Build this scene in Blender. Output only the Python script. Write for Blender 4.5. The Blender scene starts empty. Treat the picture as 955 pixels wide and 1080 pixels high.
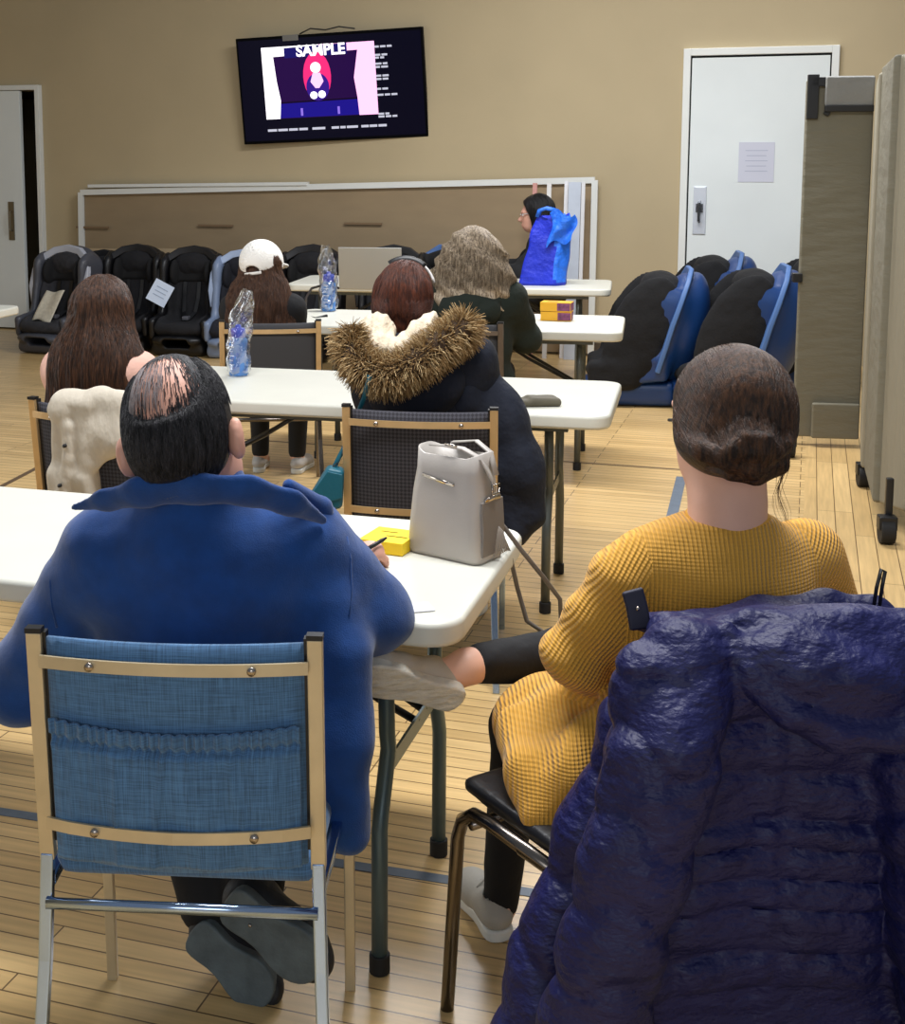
import bpy, math, random
import numpy as np
from mathutils import Vector, Matrix
random.seed(7); rng = np.random.default_rng(7)
scn = bpy.context.scene
COL = scn.collection
PI = math.pi
V = Vector
# ------------------------------------------------------------------ camera
F, PPX, PPY, HC = 1400.0, 400.0, 349.0, 1.6
PITCH = math.atan(180/1400.0)
cp, sp = math.cos(PITCH), math.sin(PITCH)
cam_d = bpy.data.cameras.new('camera'); cam = bpy.data.objects.new('camera', cam_d); COL.objects.link(cam)
cam.location = (0, 0, HC); cam.rotation_euler = (PI/2 - PITCH, 0, 0)
cam_d.sensor_fit = 'HORIZONTAL'; cam_d.sensor_width = 36; cam_d.lens = F*36/955
cam_d.shift_x = (477.5-PPX)/955; cam_d.shift_y = (PPY-540)/955
scn.camera = cam
def ray(px, py):
    a, b = px-PPX, -(py-PPY)
    return V((a, F*cp + b*sp, -F*sp + b*cp))
def W(px, py, d):
    r = ray(px, py); return V((0, 0, HC)) + r*(d/r.y)
def Z(px, py, z):
    r = ray(px, py); return V((0, 0, HC)) + r*((z-HC)/r.z)
PHI = math.radians(18)
U = V((math.cos(PHI), -math.sin(PHI), 0)); VV = V((math.sin(PHI), math.cos(PHI), 0))
# ------------------------------------------------------------------ materials
def lin(c):
    o = []
    for v in c:
        v /= 255.0
        o.append(v/12.92 if v <= .04045 else ((v+.055)/1.055)**2.4)
    return (*o, 1)
def nmat(name):
    m = bpy.data.materials.new(name); m.use_nodes = True
    nt = m.node_tree; b = nt.nodes['Principled BSDF']
    return m, nt, b
def N(nt, typ, **kw):
    n = nt.nodes.new(typ)
    for k, v in kw.items(): setattr(n, k, v)
    return n
def coords(nt, scale=(1, 1, 1), rot=(0, 0, 0), loc=(0, 0, 0)):
    t = N(nt, 'ShaderNodeTexCoord'); mp = N(nt, 'ShaderNodeMapping')
    mp.inputs['Scale'].default_value = scale; mp.inputs['Rotation'].default_value = rot; mp.inputs['Location'].default_value = loc
    nt.links.new(t.outputs['Object'], mp.inputs['Vector']); return mp.outputs['Vector']
def mixrgb(nt, fac, a, b, typ='MIX'):
    n = N(nt, 'ShaderNodeMix', data_type='RGBA', blend_type=typ)
    for s, v in ((0, fac), (6, a), (7, b)):
        if isinstance(v, (int, float, tuple)): n.inputs[s].default_value = v
        else: nt.links.new(v, n.inputs[s])
    return n.outputs[2]
def M(name, col, rough=.6, metal=0., var=None, bump=None, bump2=None, sheen=0., coat=0., spec=.5):
    """var=(scale, amount, stretch) colour variation; bump=(scale, strength, stretch, dist)"""
    m, nt, b = nmat(name)
    c = lin(col)
    b.inputs['Roughness'].default_value = rough; b.inputs['Metallic'].default_value = metal
    b.inputs['Base Color'].default_value = c
    b.inputs['Specular IOR Level'].default_value = spec
    b.inputs['Sheen Weight'].default_value = sheen; b.inputs['Coat Weight'].default_value = coat
    if var:
        vec = coords(nt, var[2] if len(var) > 2 else (1, 1, 1))
        n = N(nt, 'ShaderNodeTexNoise'); n.inputs['Scale'].default_value = var[0]; n.inputs['Detail'].default_value = 5
        nt.links.new(vec, n.inputs['Vector'])
        r = N(nt, 'ShaderNodeMapRange'); r.inputs[1].default_value = .3; r.inputs[2].default_value = .7
        nt.links.new(n.outputs['Fac'], r.inputs[0])
        hi = tuple(min(1, x*(1+var[1])) for x in c[:3])+(1,); lo = tuple(x*(1-var[1]) for x in c[:3])+(1,)
        nt.links.new(mixrgb(nt, r.outputs[0], lo, hi), b.inputs['Base Color'])
    last = None
    for bp in (bump, bump2):
        if not bp: continue
        vec = coords(nt, bp[2] if len(bp) > 2 else (1, 1, 1))
        n = N(nt, 'ShaderNodeTexNoise'); n.inputs['Scale'].default_value = bp[0]; n.inputs['Detail'].default_value = 4
        nt.links.new(vec, n.inputs['Vector'])
        bn = N(nt, 'ShaderNodeBump'); bn.inputs['Strength'].default_value = bp[1]; bn.inputs['Distance'].default_value = bp[3] if len(bp) > 3 else .01
        nt.links.new(n.outputs['Fac'], bn.inputs['Height'])
        if last: nt.links.new(last, bn.inputs['Normal'])
        last = bn.outputs['Normal']
    if last: nt.links.new(last, b.inputs['Normal'])
    return m
def E(name, col, st=1.0):
    m, nt, b = nmat(name); b.inputs['Base Color'].default_value = (0, 0, 0, 1); b.inputs['Roughness'].default_value = .3
    b.inputs['Specular IOR Level'].default_value = .08; b.inputs['Emission Color'].default_value = lin(col); b.inputs['Emission Strength'].default_value = st
    return m
def knit(name, col, freq, axis, depth=.0025, diag=None):
    m, nt, b = nmat(name)
    b.inputs['Roughness'].default_value = .85; b.inputs['Sheen Weight'].default_value = .15
    vec = coords(nt, (1, 1, 1), diag or (0, 0, 0))
    w = N(nt, 'ShaderNodeTexWave', wave_type='BANDS', bands_direction=axis, wave_profile='SIN')
    w.inputs['Scale'].default_value = freq; w.inputs['Distortion'].default_value = .6; w.inputs['Detail'].default_value = 1; w.inputs['Detail Scale'].default_value = .4
    nt.links.new(vec, w.inputs['Vector'])
    w2 = N(nt, 'ShaderNodeTexWave', wave_type='BANDS', bands_direction='Z', wave_profile='SIN'); w2.inputs['Scale'].default_value = freq*1.3
    nt.links.new(vec, w2.inputs['Vector'])
    mx = N(nt, 'ShaderNodeMath', operation='MULTIPLY_ADD'); nt.links.new(w2.outputs['Fac'], mx.inputs[0]); mx.inputs[1].default_value = .3; nt.links.new(w.outputs['Fac'], mx.inputs[2])
    bn = N(nt, 'ShaderNodeBump'); bn.inputs['Strength'].default_value = .9; bn.inputs['Distance'].default_value = depth
    nt.links.new(mx.outputs[0], bn.inputs['Height'])
    n = N(nt, 'ShaderNodeTexNoise'); n.inputs['Scale'].default_value = 9; n.inputs['Detail'].default_value = 3
    nt.links.new(coords(nt), n.inputs['Vector'])
    b2 = N(nt, 'ShaderNodeBump'); b2.inputs['Strength'].default_value = .5; b2.inputs['Distance'].default_value = .03
    nt.links.new(n.outputs['Fac'], b2.inputs['Height']); nt.links.new(b2.outputs['Normal'], bn.inputs['Normal'])
    nt.links.new(bn.outputs['Normal'], b.inputs['Normal'])
    c = lin(col); lo = tuple(x*.74 for x in c[:3])+(1,)
    nt.links.new(mixrgb(nt, w.outputs['Fac'], lo, c), b.inputs['Base Color'])
    return m
def weave(name, c1, c2, scale):
    m, nt, b = nmat(name); b.inputs['Roughness'].default_value = .9
    vec = coords(nt, (1, 1, 1), (0, math.radians(45), 0))
    ch = N(nt, 'ShaderNodeTexChecker'); ch.inputs['Scale'].default_value = scale
    sx = N(nt, 'ShaderNodeSeparateXYZ'); nt.links.new(vec, sx.inputs[0]); cx = N(nt, 'ShaderNodeCombineXYZ')
    nt.links.new(sx.outputs[0], cx.inputs[0]); nt.links.new(sx.outputs[2], cx.inputs[1]); cx.inputs[2].default_value = .003
    nt.links.new(cx.outputs[0], ch.inputs['Vector'])
    ch.inputs[1].default_value = lin(c1); ch.inputs[2].default_value = lin(c2)
    nt.links.new(ch.outputs['Color'], b.inputs['Base Color'])
    return m
def denim(name, col):
    m, nt, b = nmat(name); b.inputs['Roughness'].default_value = .9; b.inputs['Sheen Weight'].default_value = .2
    c = lin(col); cur = None
    for st in ((9, 9, 300), (300, 9, 9)):
        n = N(nt, 'ShaderNodeTexNoise'); n.inputs['Scale'].default_value = 2; n.inputs['Detail'].default_value = 3
        nt.links.new(coords(nt, st), n.inputs['Vector'])
        if cur is None: cur = n.outputs['Fac']
        else:
            a = N(nt, 'ShaderNodeMath', operation='ADD'); nt.links.new(cur, a.inputs[0]); nt.links.new(n.outputs['Fac'], a.inputs[1]); cur = a.outputs[0]
    r = N(nt, 'ShaderNodeMapRange'); r.inputs[1].default_value = .75; r.inputs[2].default_value = 1.25; nt.links.new(cur, r.inputs[0])
    nt.links.new(mixrgb(nt, r.outputs[0], tuple(x*.62 for x in c[:3])+(1,), tuple(min(1, x*1.4) for x in c[:3])+(1,)), b.inputs['Base Color'])
    n = N(nt, 'ShaderNodeTexNoise'); n.inputs['Scale'].default_value = 11; nt.links.new(coords(nt), n.inputs['Vector'])
    bn = N(nt, 'ShaderNodeBump'); bn.inputs['Strength'].default_value = .35; bn.inputs['Distance'].default_value = .02
    nt.links.new(n.outputs['Fac'], bn.inputs['Height']); nt.links.new(bn.outputs['Normal'], b.inputs['Normal'])
    return m
def clear_film(name, tint, gloss=.25, rough=.12):
    m, nt, b = nmat(name); nt.nodes.remove(b)
    out = nt.nodes['Material Output']
    t = N(nt, 'ShaderNodeBsdfTransparent'); t.inputs[0].default_value = tint
    g = N(nt, 'ShaderNodeBsdfGlossy'); g.inputs['Roughness'].default_value = rough
    mx = N(nt, 'ShaderNodeMixShader')
    fr = N(nt, 'ShaderNodeLayerWeight'); fr.inputs['Blend'].default_value = .35
    mr = N(nt, 'ShaderNodeMapRange'); mr.inputs[3].default_value = gloss*.35; mr.inputs[4].default_value = gloss*2.2
    nt.links.new(fr.outputs['Facing'], mr.inputs[0]); nt.links.new(mr.outputs[0], mx.inputs[0])
    nt.links.new(t.outputs[0], mx.inputs[1]); nt.links.new(g.outputs[0], mx.inputs[2]); nt.links.new(mx.outputs[0], out.inputs[0])
    n = N(nt, 'ShaderNodeTexNoise'); n.inputs['Scale'].default_value = 40; nt.links.new(coords(nt), n.inputs['Vector'])
    bn = N(nt, 'ShaderNodeBump'); bn.inputs['Strength'].default_value = .8; bn.inputs['Distance'].default_value = .01
    nt.links.new(n.outputs['Fac'], bn.inputs['Height']); nt.links.new(bn.outputs['Normal'], g.inputs['Normal'])
    return m
# ------------------------------------------------------------------ object helpers
def tag(o, label=None, cat=None, group=None, kind=None):
    if label: o['label'] = label
    if cat: o['category'] = cat
    if group: o['group'] = group
    if kind: o['kind'] = kind
    return o
def thing(name, label, cat, loc=(0, 0, 0), rz=0, group=None):
    o = bpy.data.objects.new(name, None); COL.objects.link(o); o.empty_display_size = .1
    o.location = loc; o.rotation_euler = (0, 0, rz)
    return tag(o, label, cat, group)
def new_obj(name, me, mats, parent=None, smooth=True, bevel=0, org=None, auto=None):
    if org is not None:
        n = len(me.vertices); a = np.empty(n*3, 'f'); me.vertices.foreach_get('co', a)
        a = a.reshape(-1, 3) - np.array(org, 'f'); me.vertices.foreach_set('co', a.ravel())
    o = bpy.data.objects.new(name, me); COL.objects.link(o)
    for m in (mats if isinstance(mats, (list, tuple)) else [mats]): me.materials.append(m)
    if smooth: me.polygons.foreach_set('use_smooth', [True]*len(me.polygons))
    if parent: o.parent = parent
    if bevel:
        b = o.modifiers.new('bevel', 'BEVEL'); b.width = bevel; b.segments = 3; b.limit_method = 'ANGLE'; b.angle_limit = math.radians(40)
        if smooth:
            w = o.modifiers.new('wn', 'WEIGHTED_NORMAL'); w.keep_sharp = True
    me.update()
    return o
def rotm(rx=0, ry=0, rz=0):
    return Matrix.Rotation(rz, 3, 'Z') @ Matrix.Rotation(ry, 3, 'Y') @ Matrix.Rotation(rx, 3, 'X')
class MB:
    def __init__(s): s.v = []; s.f = []
    def add(s, vs, fs):
        n = len(s.v); s.v += [tuple(p) for p in vs]; s.f += [tuple(i+n for i in f) for f in fs]; return s
    def box(s, c, size, R=None):
        x, y, z = (q/2 for q in size); R = R or Matrix.Identity(3); c = V(c)
        vs = [c + R @ V((a*x, b*y, d*z)) for a in (-1, 1) for b in (-1, 1) for d in (-1, 1)]
        return s.add(vs, [(0, 1, 3, 2), (4, 6, 7, 5), (0, 4, 5, 1), (2, 3, 7, 6), (0, 2, 6, 4), (1, 5, 7, 3)])
    def frames(s, pts, up=None):
        pts = [V(p) for p in pts]; out = []; nrm = None
        for i, p in enumerate(pts):
            t = (pts[min(i+1, len(pts)-1)] - pts[max(i-1, 0)]).normalized()
            if nrm is None:
                nrm = V(up) if up is not None else (V((0, 0, 1)) if abs(t.z) < .9 else V((1, 0, 0)))
            elif up is not None: nrm = V(up)
            nrm = (nrm - t*nrm.dot(t)).normalized(); out.append((p, t, nrm, t.cross(nrm)))
        return out
    def tube(s, pts, r, n=12, caps=True):
        rs = r if isinstance(r, (list, tuple)) else [r]*len(pts)
        vs = []; fs = []
        for (p, t, a, b), rr in zip(s.frames(pts), rs):
            for k in range(n):
                th = 2*PI*k/n; vs.append(p + (a*math.cos(th) + b*math.sin(th))*rr)
        m = len(pts)
        for i in range(m-1):
            for k in range(n): fs.append((i*n+k, i*n+(k+1) % n, (i+1)*n+(k+1) % n, (i+1)*n+k))
        if caps: fs += [tuple(range(n))[::-1], tuple(range((m-1)*n, m*n))]
        return s.add(vs, fs)
    def bar(s, pts, w, h, up):
        """rectangular section: h along up, w across"""
        vs = []; fs = []
        for p, t, a, b in s.frames(pts, up):
            for x, y in ((-1, -1), (1, -1), (1, 1), (-1, 1)): vs.append(p + b*(x*w/2) + a*(y*h/2))
        m = len(pts)
        for i in range(m-1):
            for k in range(4): fs.append((i*4+k, i*4+(k+1) % 4, (i+1)*4+(k+1) % 4, (i+1)*4+k))
        fs += [(0, 1, 2, 3)[::-1], tuple(range((m-1)*4, m*4))]
        return s.add(vs, fs)
    def prism(s, outline, z0, z1, T=None):
        T = T or (lambda p: p); n = len(outline)
        vs = [T(V((x, y, z0))) for x, y in outline] + [T(V((x, y, z1))) for x, y in outline]
        fs = [tuple(range(n))[::-1], tuple(range(n, 2*n))] + [(i, (i+1) % n, n+(i+1) % n, n+i) for i in range(n)]
        return s.add(vs, fs)
    def lathe(s, prof, n=24, c=(0, 0, 0)):
        vs = []; fs = []; c = V(c)
        for r, z in prof:
            for k in range(n): th = 2*PI*k/n; vs.append(c + V((r*math.cos(th), r*math.sin(th), z)))
        m = len(prof)
        for i in range(m-1):
            for k in range(n): fs.append((i*n+k, i*n+(k+1) % n, (i+1)*n+(k+1) % n, (i+1)*n+k))
        fs += [tuple(range(n))[::-1], tuple(range((m-1)*n, m*n))]
        return s.add(vs, fs)
    def sphere(s, c, r, n=12):
        r = r if isinstance(r, (tuple, list)) else (r, r, r); vs = []; fs = []; c = V(c); k = n//2
        for i in range(k+1):
            a = PI*i/k
            for j in range(n):
                b = 2*PI*j/n; vs.append(c + V((r[0]*math.sin(a)*math.cos(b), r[1]*math.sin(a)*math.sin(b), r[2]*math.cos(a))))
        for i in range(k):
            for j in range(n): fs.append((i*n+j, (i+1)*n+j, (i+1)*n+(j+1) % n, i*n+(j+1) % n))
        return s.add(vs, fs)
    def grid(s, fn, nu, nv, thick=0):
        vs = [fn(i/nu, j/nv) for i in range(nu+1) for j in range(nv+1)]; w = nv+1
        fs = [(i*w+j, (i+1)*w+j, (i+1)*w+j+1, i*w+j+1) for i in range(nu) for j in range(nv)]
        return s.add(vs, fs)
    def mesh(s, name):
        me = bpy.data.meshes.new(name); me.from_pydata(s.v, [], s.f); me.validate(); me.update(); return me
    def build(s, name, mats, parent=None, smooth=True, bevel=0, org=None):
        return new_obj(name, s.mesh(name), mats, parent, smooth, bevel, org)
def rrect(w, d, r, n=6):
    out = []
    for cx, cy, a0 in ((w/2-r, d/2-r, 0), (-w/2+r, d/2-r, PI/2), (-w/2+r, -d/2+r, PI), (w/2-r, -d/2+r, 3*PI/2)):
        for i in range(n+1):
            a = a0 + PI/2*i/n; out.append((cx+r*math.cos(a), cy+r*math.sin(a)))
    return out
def text_mesh(name, body, size, mat, parent, loc, R, extrude=.001, bold=0):
    cu = bpy.data.curves.new(name, 'FONT'); cu.body = body; cu.size = size; cu.extrude = extrude; cu.offset = bold; cu.align_x = 'CENTER'; cu.align_y = 'CENTER'
    tmp = bpy.data.objects.new(name+'_t', cu); COL.objects.link(tmp)
    bpy.context.view_layer.update()
    me = bpy.data.meshes.new_from_object(tmp.evaluated_get(bpy.context.evaluated_depsgraph_get()))
    bpy.data.objects.remove(tmp)
    me.transform(Matrix.Translation(loc) @ R.to_4x4())
    me.materials.clear()
    return new_obj(name, me, mat, parent, smooth=False)
# ------------------------------------------------------------------ sculpting by distance fields
def hash3(i, j, k):
    h = (i*374761393 + j*668265263 + k*2147483647 + 1013904223).astype(np.int64)
    h = (h ^ (h >> 13))*1274126177 & 0x7fffffff
    return ((h ^ (h >> 16)) & 0xffff)/65535.0
def vnoise(P, scale, oct=3):
    tot = 0; amp = 1; nrm = 0
    for o in range(oct):
        q = P*scale + 17.3*o; i = np.floor(q).astype(np.int64); f = q-i; f = f*f*(3-2*f); r = 0
        for dx in (0, 1):
            for dy in (0, 1):
                for dz in (0, 1):
                    w = (f[..., 0] if dx else 1-f[..., 0])*(f[..., 1] if dy else 1-f[..., 1])*(f[..., 2] if dz else 1-f[..., 2])
                    r = r + w*hash3(i[..., 0]+dx, i[..., 1]+dy, i[..., 2]+dz)
        tot = tot + amp*(r*2-1); nrm += amp; amp *= .5; scale = scale*2.03 if np.isscalar(scale) else scale*2.03
    return tot/nrm
def v3(p): return np.array([p[0], p[1], p[2]], 'f')
class SDF:
    def __init__(s): s.p = []
    def _a(s, f, lo, hi, k, mat, sub, disp): s.p.append((f, np.array(lo), np.array(hi), k, mat, sub, disp)); return s
    def cap(s, a, b, r1, r2=None, k=.03, mat=0, sub=False, flat=None, disp=None):
        """flat=(axis vector, factor>1) squashes the section along axis"""
        a = v3(a); b = v3(b); r2 = r1 if r2 is None else r2; ab = b-a; L = float(ab@ab)+1e-9
        if flat is not None: ax = v3(V(flat[0]).normalized()); fac = flat[1]
        def f(P):
            q = P-a; t = np.clip((q@ab)/L, 0, 1); d = q - t[..., None]*ab
            if flat is not None: d = d + ((d@ax)*(fac-1))[..., None]*ax
            return np.sqrt((d*d).sum(-1)) - (r1+(r2-r1)*t)
        r = max(r1, r2); return s._a(f, np.minimum(a, b)-r, np.maximum(a, b)+r, k, mat, sub, disp)
    def chain(s, pts, rs, k=.02, mat=0, flat=None, disp=None):
        for i in range(len(pts)-1): s.cap(pts[i], pts[i+1], rs[i], rs[i+1], k, mat, flat=flat, disp=disp)
        return s
    def ell(s, c, r, R=None, k=.03, mat=0, sub=False, disp=None):
        c = v3(c); r = np.array(r, 'f'); Rm = np.array(R or Matrix.Identity(3), 'f')
        def f(P):
            q = (P-c)@Rm; a = np.sqrt(((q/r)**2).sum(-1)); b = np.sqrt(((q/(r*r))**2).sum(-1))+1e-6
            return a*(a-1)/b
        m = float(r.max()); return s._a(f, c-m, c+m, k, mat, sub, disp)
    def box(s, c, size, rd, R=None, k=.02, mat=0, sub=False, disp=None):
        c = v3(c); h = np.array(size, 'f')/2-rd; Rm = np.array(R or Matrix.Identity(3), 'f')
        def f(P):
            q = np.abs((P-c)@Rm)-h
            return np.sqrt((np.maximum(q, 0)**2).sum(-1)) + np.minimum(q.max(-1), 0) - rd
        m = float(np.linalg.norm(h)+rd); return s._a(f, c-m, c+m, k, mat, sub, disp)
    def mesh(s, name, h=.008, noise=None, xf=None):
        adds = [p for p in s.p if not p[5]]
        lo = np.min([p[1] for p in adds], 0)-.03-2*h; hi = np.max([p[2] for p in adds], 0)+.03+2*h
        n = np.ceil((hi-lo)/h).astype(int)+1
        Fg = np.full(n, 1.0, 'f')
        for f, a, b, k, mat, sub, disp in s.p:
            mg = k+.03+2*h
            i0 = np.clip(np.floor((a-mg-lo)/h).astype(int), 0, n); i1 = np.clip(np.ceil((b+mg-lo)/h).astype(int)+1, 0, n)
            if (i1 <= i0).any(): continue
            ax = [lo[q]+h*np.arange(i0[q], i1[q]) for q in range(3)]
            P = np.stack(np.meshgrid(*ax, indexing='ij'), -1).astype('f')
            d = f(P)
            if disp is not None: d = d - disp(P)
            sl = tuple(slice(i0[q], i1[q]) for q in range(3)); g = Fg[sl]
            if sub: e = -d; hh = np.maximum(k-np.abs(g-e), 0)/max(k, 1e-6); Fg[sl] = np.maximum(g, e)+hh*hh*k/4
            else: hh = np.maximum(k-np.abs(g-d), 0)/max(k, 1e-6); Fg[sl] = np.minimum(g, d)-hh*hh*k/4
        S = Fg < 0
        c8 = [(i, j, k) for i in (0, 1) for j in (0, 1) for k in (0, 1)]
        cnt = sum(S[i:n[0]-1+i, j:n[1]-1+j, k:n[2]-1+k].astype(np.int8) for i, j, k in c8)
        idx = np.argwhere((cnt > 0) & (cnt < 8))
        vals = {c: Fg[idx[:, 0]+c[0], idx[:, 1]+c[1], idx[:, 2]+c[2]] for c in c8}
        acc = np.zeros((len(idx), 3)); ct = np.zeros(len(idx))
        for c in c8:
            for q in range(3):
                if c[q] == 0:
                    e = list(c); e[q] = 1; e = tuple(e); va, vb = vals[c], vals[e]
                    x = (va < 0) != (vb < 0); t = np.where(x, va/np.where(x, va-vb, 1), 0)
                    p = np.tile(np.array(c, float), (len(idx), 1)); p[:, q] += t
                    acc += p*x[:, None]; ct += x
        vs = lo + h*(idx + acc/ct[:, None])
        vid = np.full(n, -1, np.int32); vid[idx[:, 0], idx[:, 1], idx[:, 2]] = np.arange(len(idx))
        quads = []
        for q in range(3):
            a, b = [(1, 2), (2, 0), (0, 1)][q]
            s0 = [slice(None)]*3; s1 = [slice(None)]*3; s0[q] = slice(0, -1); s1[q] = slice(1, None)
            A = S[tuple(s0)]; B = S[tuple(s1)]
            e = np.argwhere(A != B); e = e[(e[:, a] > 0) & (e[:, b] > 0)]
            inside = A[e[:, 0], e[:, 1], e[:, 2]]
            def g(da, db):
                t = e.copy(); t[:, a] -= da; t[:, b] -= db; return vid[t[:, 0], t[:, 1], t[:, 2]]
            Q = np.stack([g(1, 1), g(0, 1), g(0, 0), g(1, 0)], 1)
            Q[~inside] = Q[~inside][:, ::-1]; quads.append(Q)
        Q = np.concatenate(quads); Q = Q[(Q >= 0).all(1)]
        mats = sorted({p[4] for p in adds}); mi = None
        if len(mats) > 1:
            ctr = vs[Q].mean(1).astype('f'); D = np.stack([p[0](ctr) for p in adds], 1)
            mi = np.array([p[4] for p in adds])[D.argmin(1)].astype(np.int32)
        me = bpy.data.meshes.new(name)
        me.vertices.add(len(vs)); me.vertices.foreach_set('co', vs.astype('f').ravel())
        me.loops.add(len(Q)*4); me.loops.foreach_set('vertex_index', Q.astype(np.int32).ravel())
        me.polygons.add(len(Q)); me.polygons.foreach_set('loop_start', np.arange(0, len(Q)*4, 4, dtype=np.int32))
        me.polygons.foreach_set('loop_total', np.full(len(Q), 4, np.int32))
        if mi is not None: me.polygons.foreach_set('material_index', mi)
        me.update(calc_edges=True); me.validate()
        if noise:
            nr = np.empty(len(vs)*3, 'f'); me.vertex_normals.foreach_get('vector', nr); nr = nr.reshape(-1, 3)
            off = 0
            for sc, amp in noise: off = off + vnoise(vs*np.array(sc if not np.isscalar(sc) else (sc,)*3), 1.0, 2)*amp
            vs = vs + nr*off[:, None]; me.vertices.foreach_set('co', vs.astype('f').ravel())
        if xf is not None: me.transform(xf)
        me.update()
        return me
    def build(s, name, mats, parent=None, h=.008, noise=None, org=None, xf=None):
        return new_obj(name, s.mesh(name, h, noise, xf), mats, parent, True, 0, org)
# ------------------------------------------------------------------ hair strands: thin three-sided fibres in ONE mesh
def strands(name, paths, r, mat, parent, org=None, fat=1.0):
    A = np.array(paths, 'f'); n, m, _ = A.shape            # all paths the same length
    T = np.gradient(A, axis=1); T /= np.linalg.norm(T, axis=2, keepdims=True)+1e-9
    ref = rng.normal(size=(n, 1, 3)); a = np.cross(T, np.broadcast_to(ref, T.shape)); a /= np.linalg.norm(a, axis=2, keepdims=True)+1e-9
    b = np.cross(T, a); rr = r*np.linspace(1, .35, m)[None, :, None]
    ring = [A + (a*math.cos(q) + b*math.sin(q))*rr for q in (0, 2*PI/3, 4*PI/3)]
    vs = np.stack(ring, 2).reshape(-1, 3)
    i = np.arange(n)[:, None, None]*m*3; j = np.arange(m-1)[None, :, None]*3; k = np.arange(3)[None, None, :]
    base = i+j; Q = np.stack([base+k, base+(k+1) % 3, base+3+(k+1) % 3, base+3+k], -1).reshape(-1, 4)
    me = bpy.data.meshes.new(name); me.vertices.add(len(vs)); me.vertices.foreach_set('co', vs.astype('f').ravel())
    me.loops.add(len(Q)*4); me.loops.foreach_set('vertex_index', Q.astype(np.int32).ravel())
    me.polygons.add(len(Q)); me.polygons.foreach_set('loop_start', np.arange(0, len(Q)*4, 4, dtype=np.int32))
    me.polygons.foreach_set('loop_total', np.full(len(Q), 4, np.int32)); me.update(calc_edges=True)
    return new_obj(name, me, mat, parent, True, 0, org)
def hairmat(name, col, hi, rough=.45):
    m, nt, b = nmat(name); b.inputs['Roughness'].default_value = rough; b.inputs['Specular IOR Level'].default_value = .4
    n = N(nt, 'ShaderNodeTexNoise'); n.inputs['Scale'].default_value = 3; n.inputs['Detail'].default_value = 6; n.inputs['Roughness'].default_value = .7
    nt.links.new(coords(nt, (45, 45, 5)), n.inputs['Vector'])
    r = N(nt, 'ShaderNodeMapRange'); r.inputs[1].default_value = .4; r.inputs[2].default_value = .68; nt.links.new(n.outputs['Fac'], r.inputs[0])
    nt.links.new(mixrgb(nt, r.outputs[0], lin(col), lin(hi)), b.inputs['Base Color'])
    bn = N(nt, 'ShaderNodeBump'); bn.inputs['Strength'].default_value = .6; bn.inputs['Distance'].default_value = .006
    nt.links.new(n.outputs['Fac'], bn.inputs['Height']); nt.links.new(bn.outputs['Normal'], b.inputs['Normal'])
    return m

from mathutils.bvhtree import BVHTree
class Wrap:
    """lays strand points on a finished mesh by casting rays inwards"""
    def __init__(s, ob, org=None):
        me = ob.data; o = V(org) if org is not None else V()
        s.t = BVHTree.FromPolygons([v.co + o for v in me.vertices], [tuple(f.vertices) for f in me.polygons])
    def on(s, p, c, off, flat=False):
        d = p - c
        if flat: d.z = 0; c = V((c.x, c.y, p.z))
        d.normalize(); h = s.t.ray_cast(c + d*.5, -d, .5)
        return h[0] + d*off if h[0] is not None else p
# ================================================================== MATERIALS
m_wall = M('wall_paint', (186, 169, 134), .75, var=(1.2, .05), bump=(60, .12, (1, 1, 1), .003))
m_white = M('white_paint', (228, 230, 224), .45, var=(3, .03))
m_door = M('door_paint', (226, 232, 230), .5, var=(2, .03))
m_table = M('table_plastic', (208, 207, 194), .42, var=(4, .03), bump=(220, .08, (1, 1, 1), .001))
m_tleg = M('table_leg_paint', (92, 96, 92), .4, metal=.5)
m_tleg_blue = M('table_leg_bluegrey', (86, 104, 108), .38, metal=.4)
m_rubber = M('rubber', (18, 18, 18), .7)
m_black = M('black_plastic', (16, 16, 18), .4)
m_gold = M('gold_metal', (212, 178, 128), .38, metal=.55, var=(14, .08))
m_gold2 = M('pale_gold_metal', (206, 190, 156), .36, metal=.45, var=(14, .08))
m_chrome = M('chrome', (168, 188, 216), .16, metal=1)
m_dkchrome = M('dark_chrome', (120, 112, 104), .22, metal=1)
m_pattern = weave('patterned_seat_fabric', (38, 37, 42), (66, 65, 72), 120)
m_plainseat = M('grey_seat_fabric', (62, 62, 64), .9, bump=(300, .3, (1, 1, 1), .002))
m_denim = denim('denim_fabric', (70, 108, 146))
m_vinyl = M('black_vinyl', (22, 22, 24), .35, bump=(20, .3, (1, 1, 1), .01))
m_screw = M('screw_metal', (170, 160, 150), .25, metal=1)
m_hardboard = M('brown_hardboard', (150, 130, 100), .7, var=(3, .06, (1, 1, 3)))
m_card = M('cardboard', (176, 154, 120), .8, var=(6, .06))
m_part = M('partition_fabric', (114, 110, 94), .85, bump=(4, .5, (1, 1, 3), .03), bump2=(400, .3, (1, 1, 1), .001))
m_part2 = M('partition_fabric_lit', (142, 136, 118), .85, bump=(5, .4, (6, 6, .6), .03))  # paler copy of the divider fabric; light on receding leaves put into colour
m_dark = M('painted_dark', (6, 6, 8), .9)  # near-black colour standing in for shade in the doorway and door gap
m_tape = M('blue_floor_tape', (92, 104, 118), .5, var=(20, .15))
m_tape2 = M('dark_floor_line', (92, 72, 52), .5)
m_paper = M('paper', (222, 222, 224), .7)
m_silver = M('laptop_silver', (186, 186, 180), .35, metal=.6)
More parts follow.
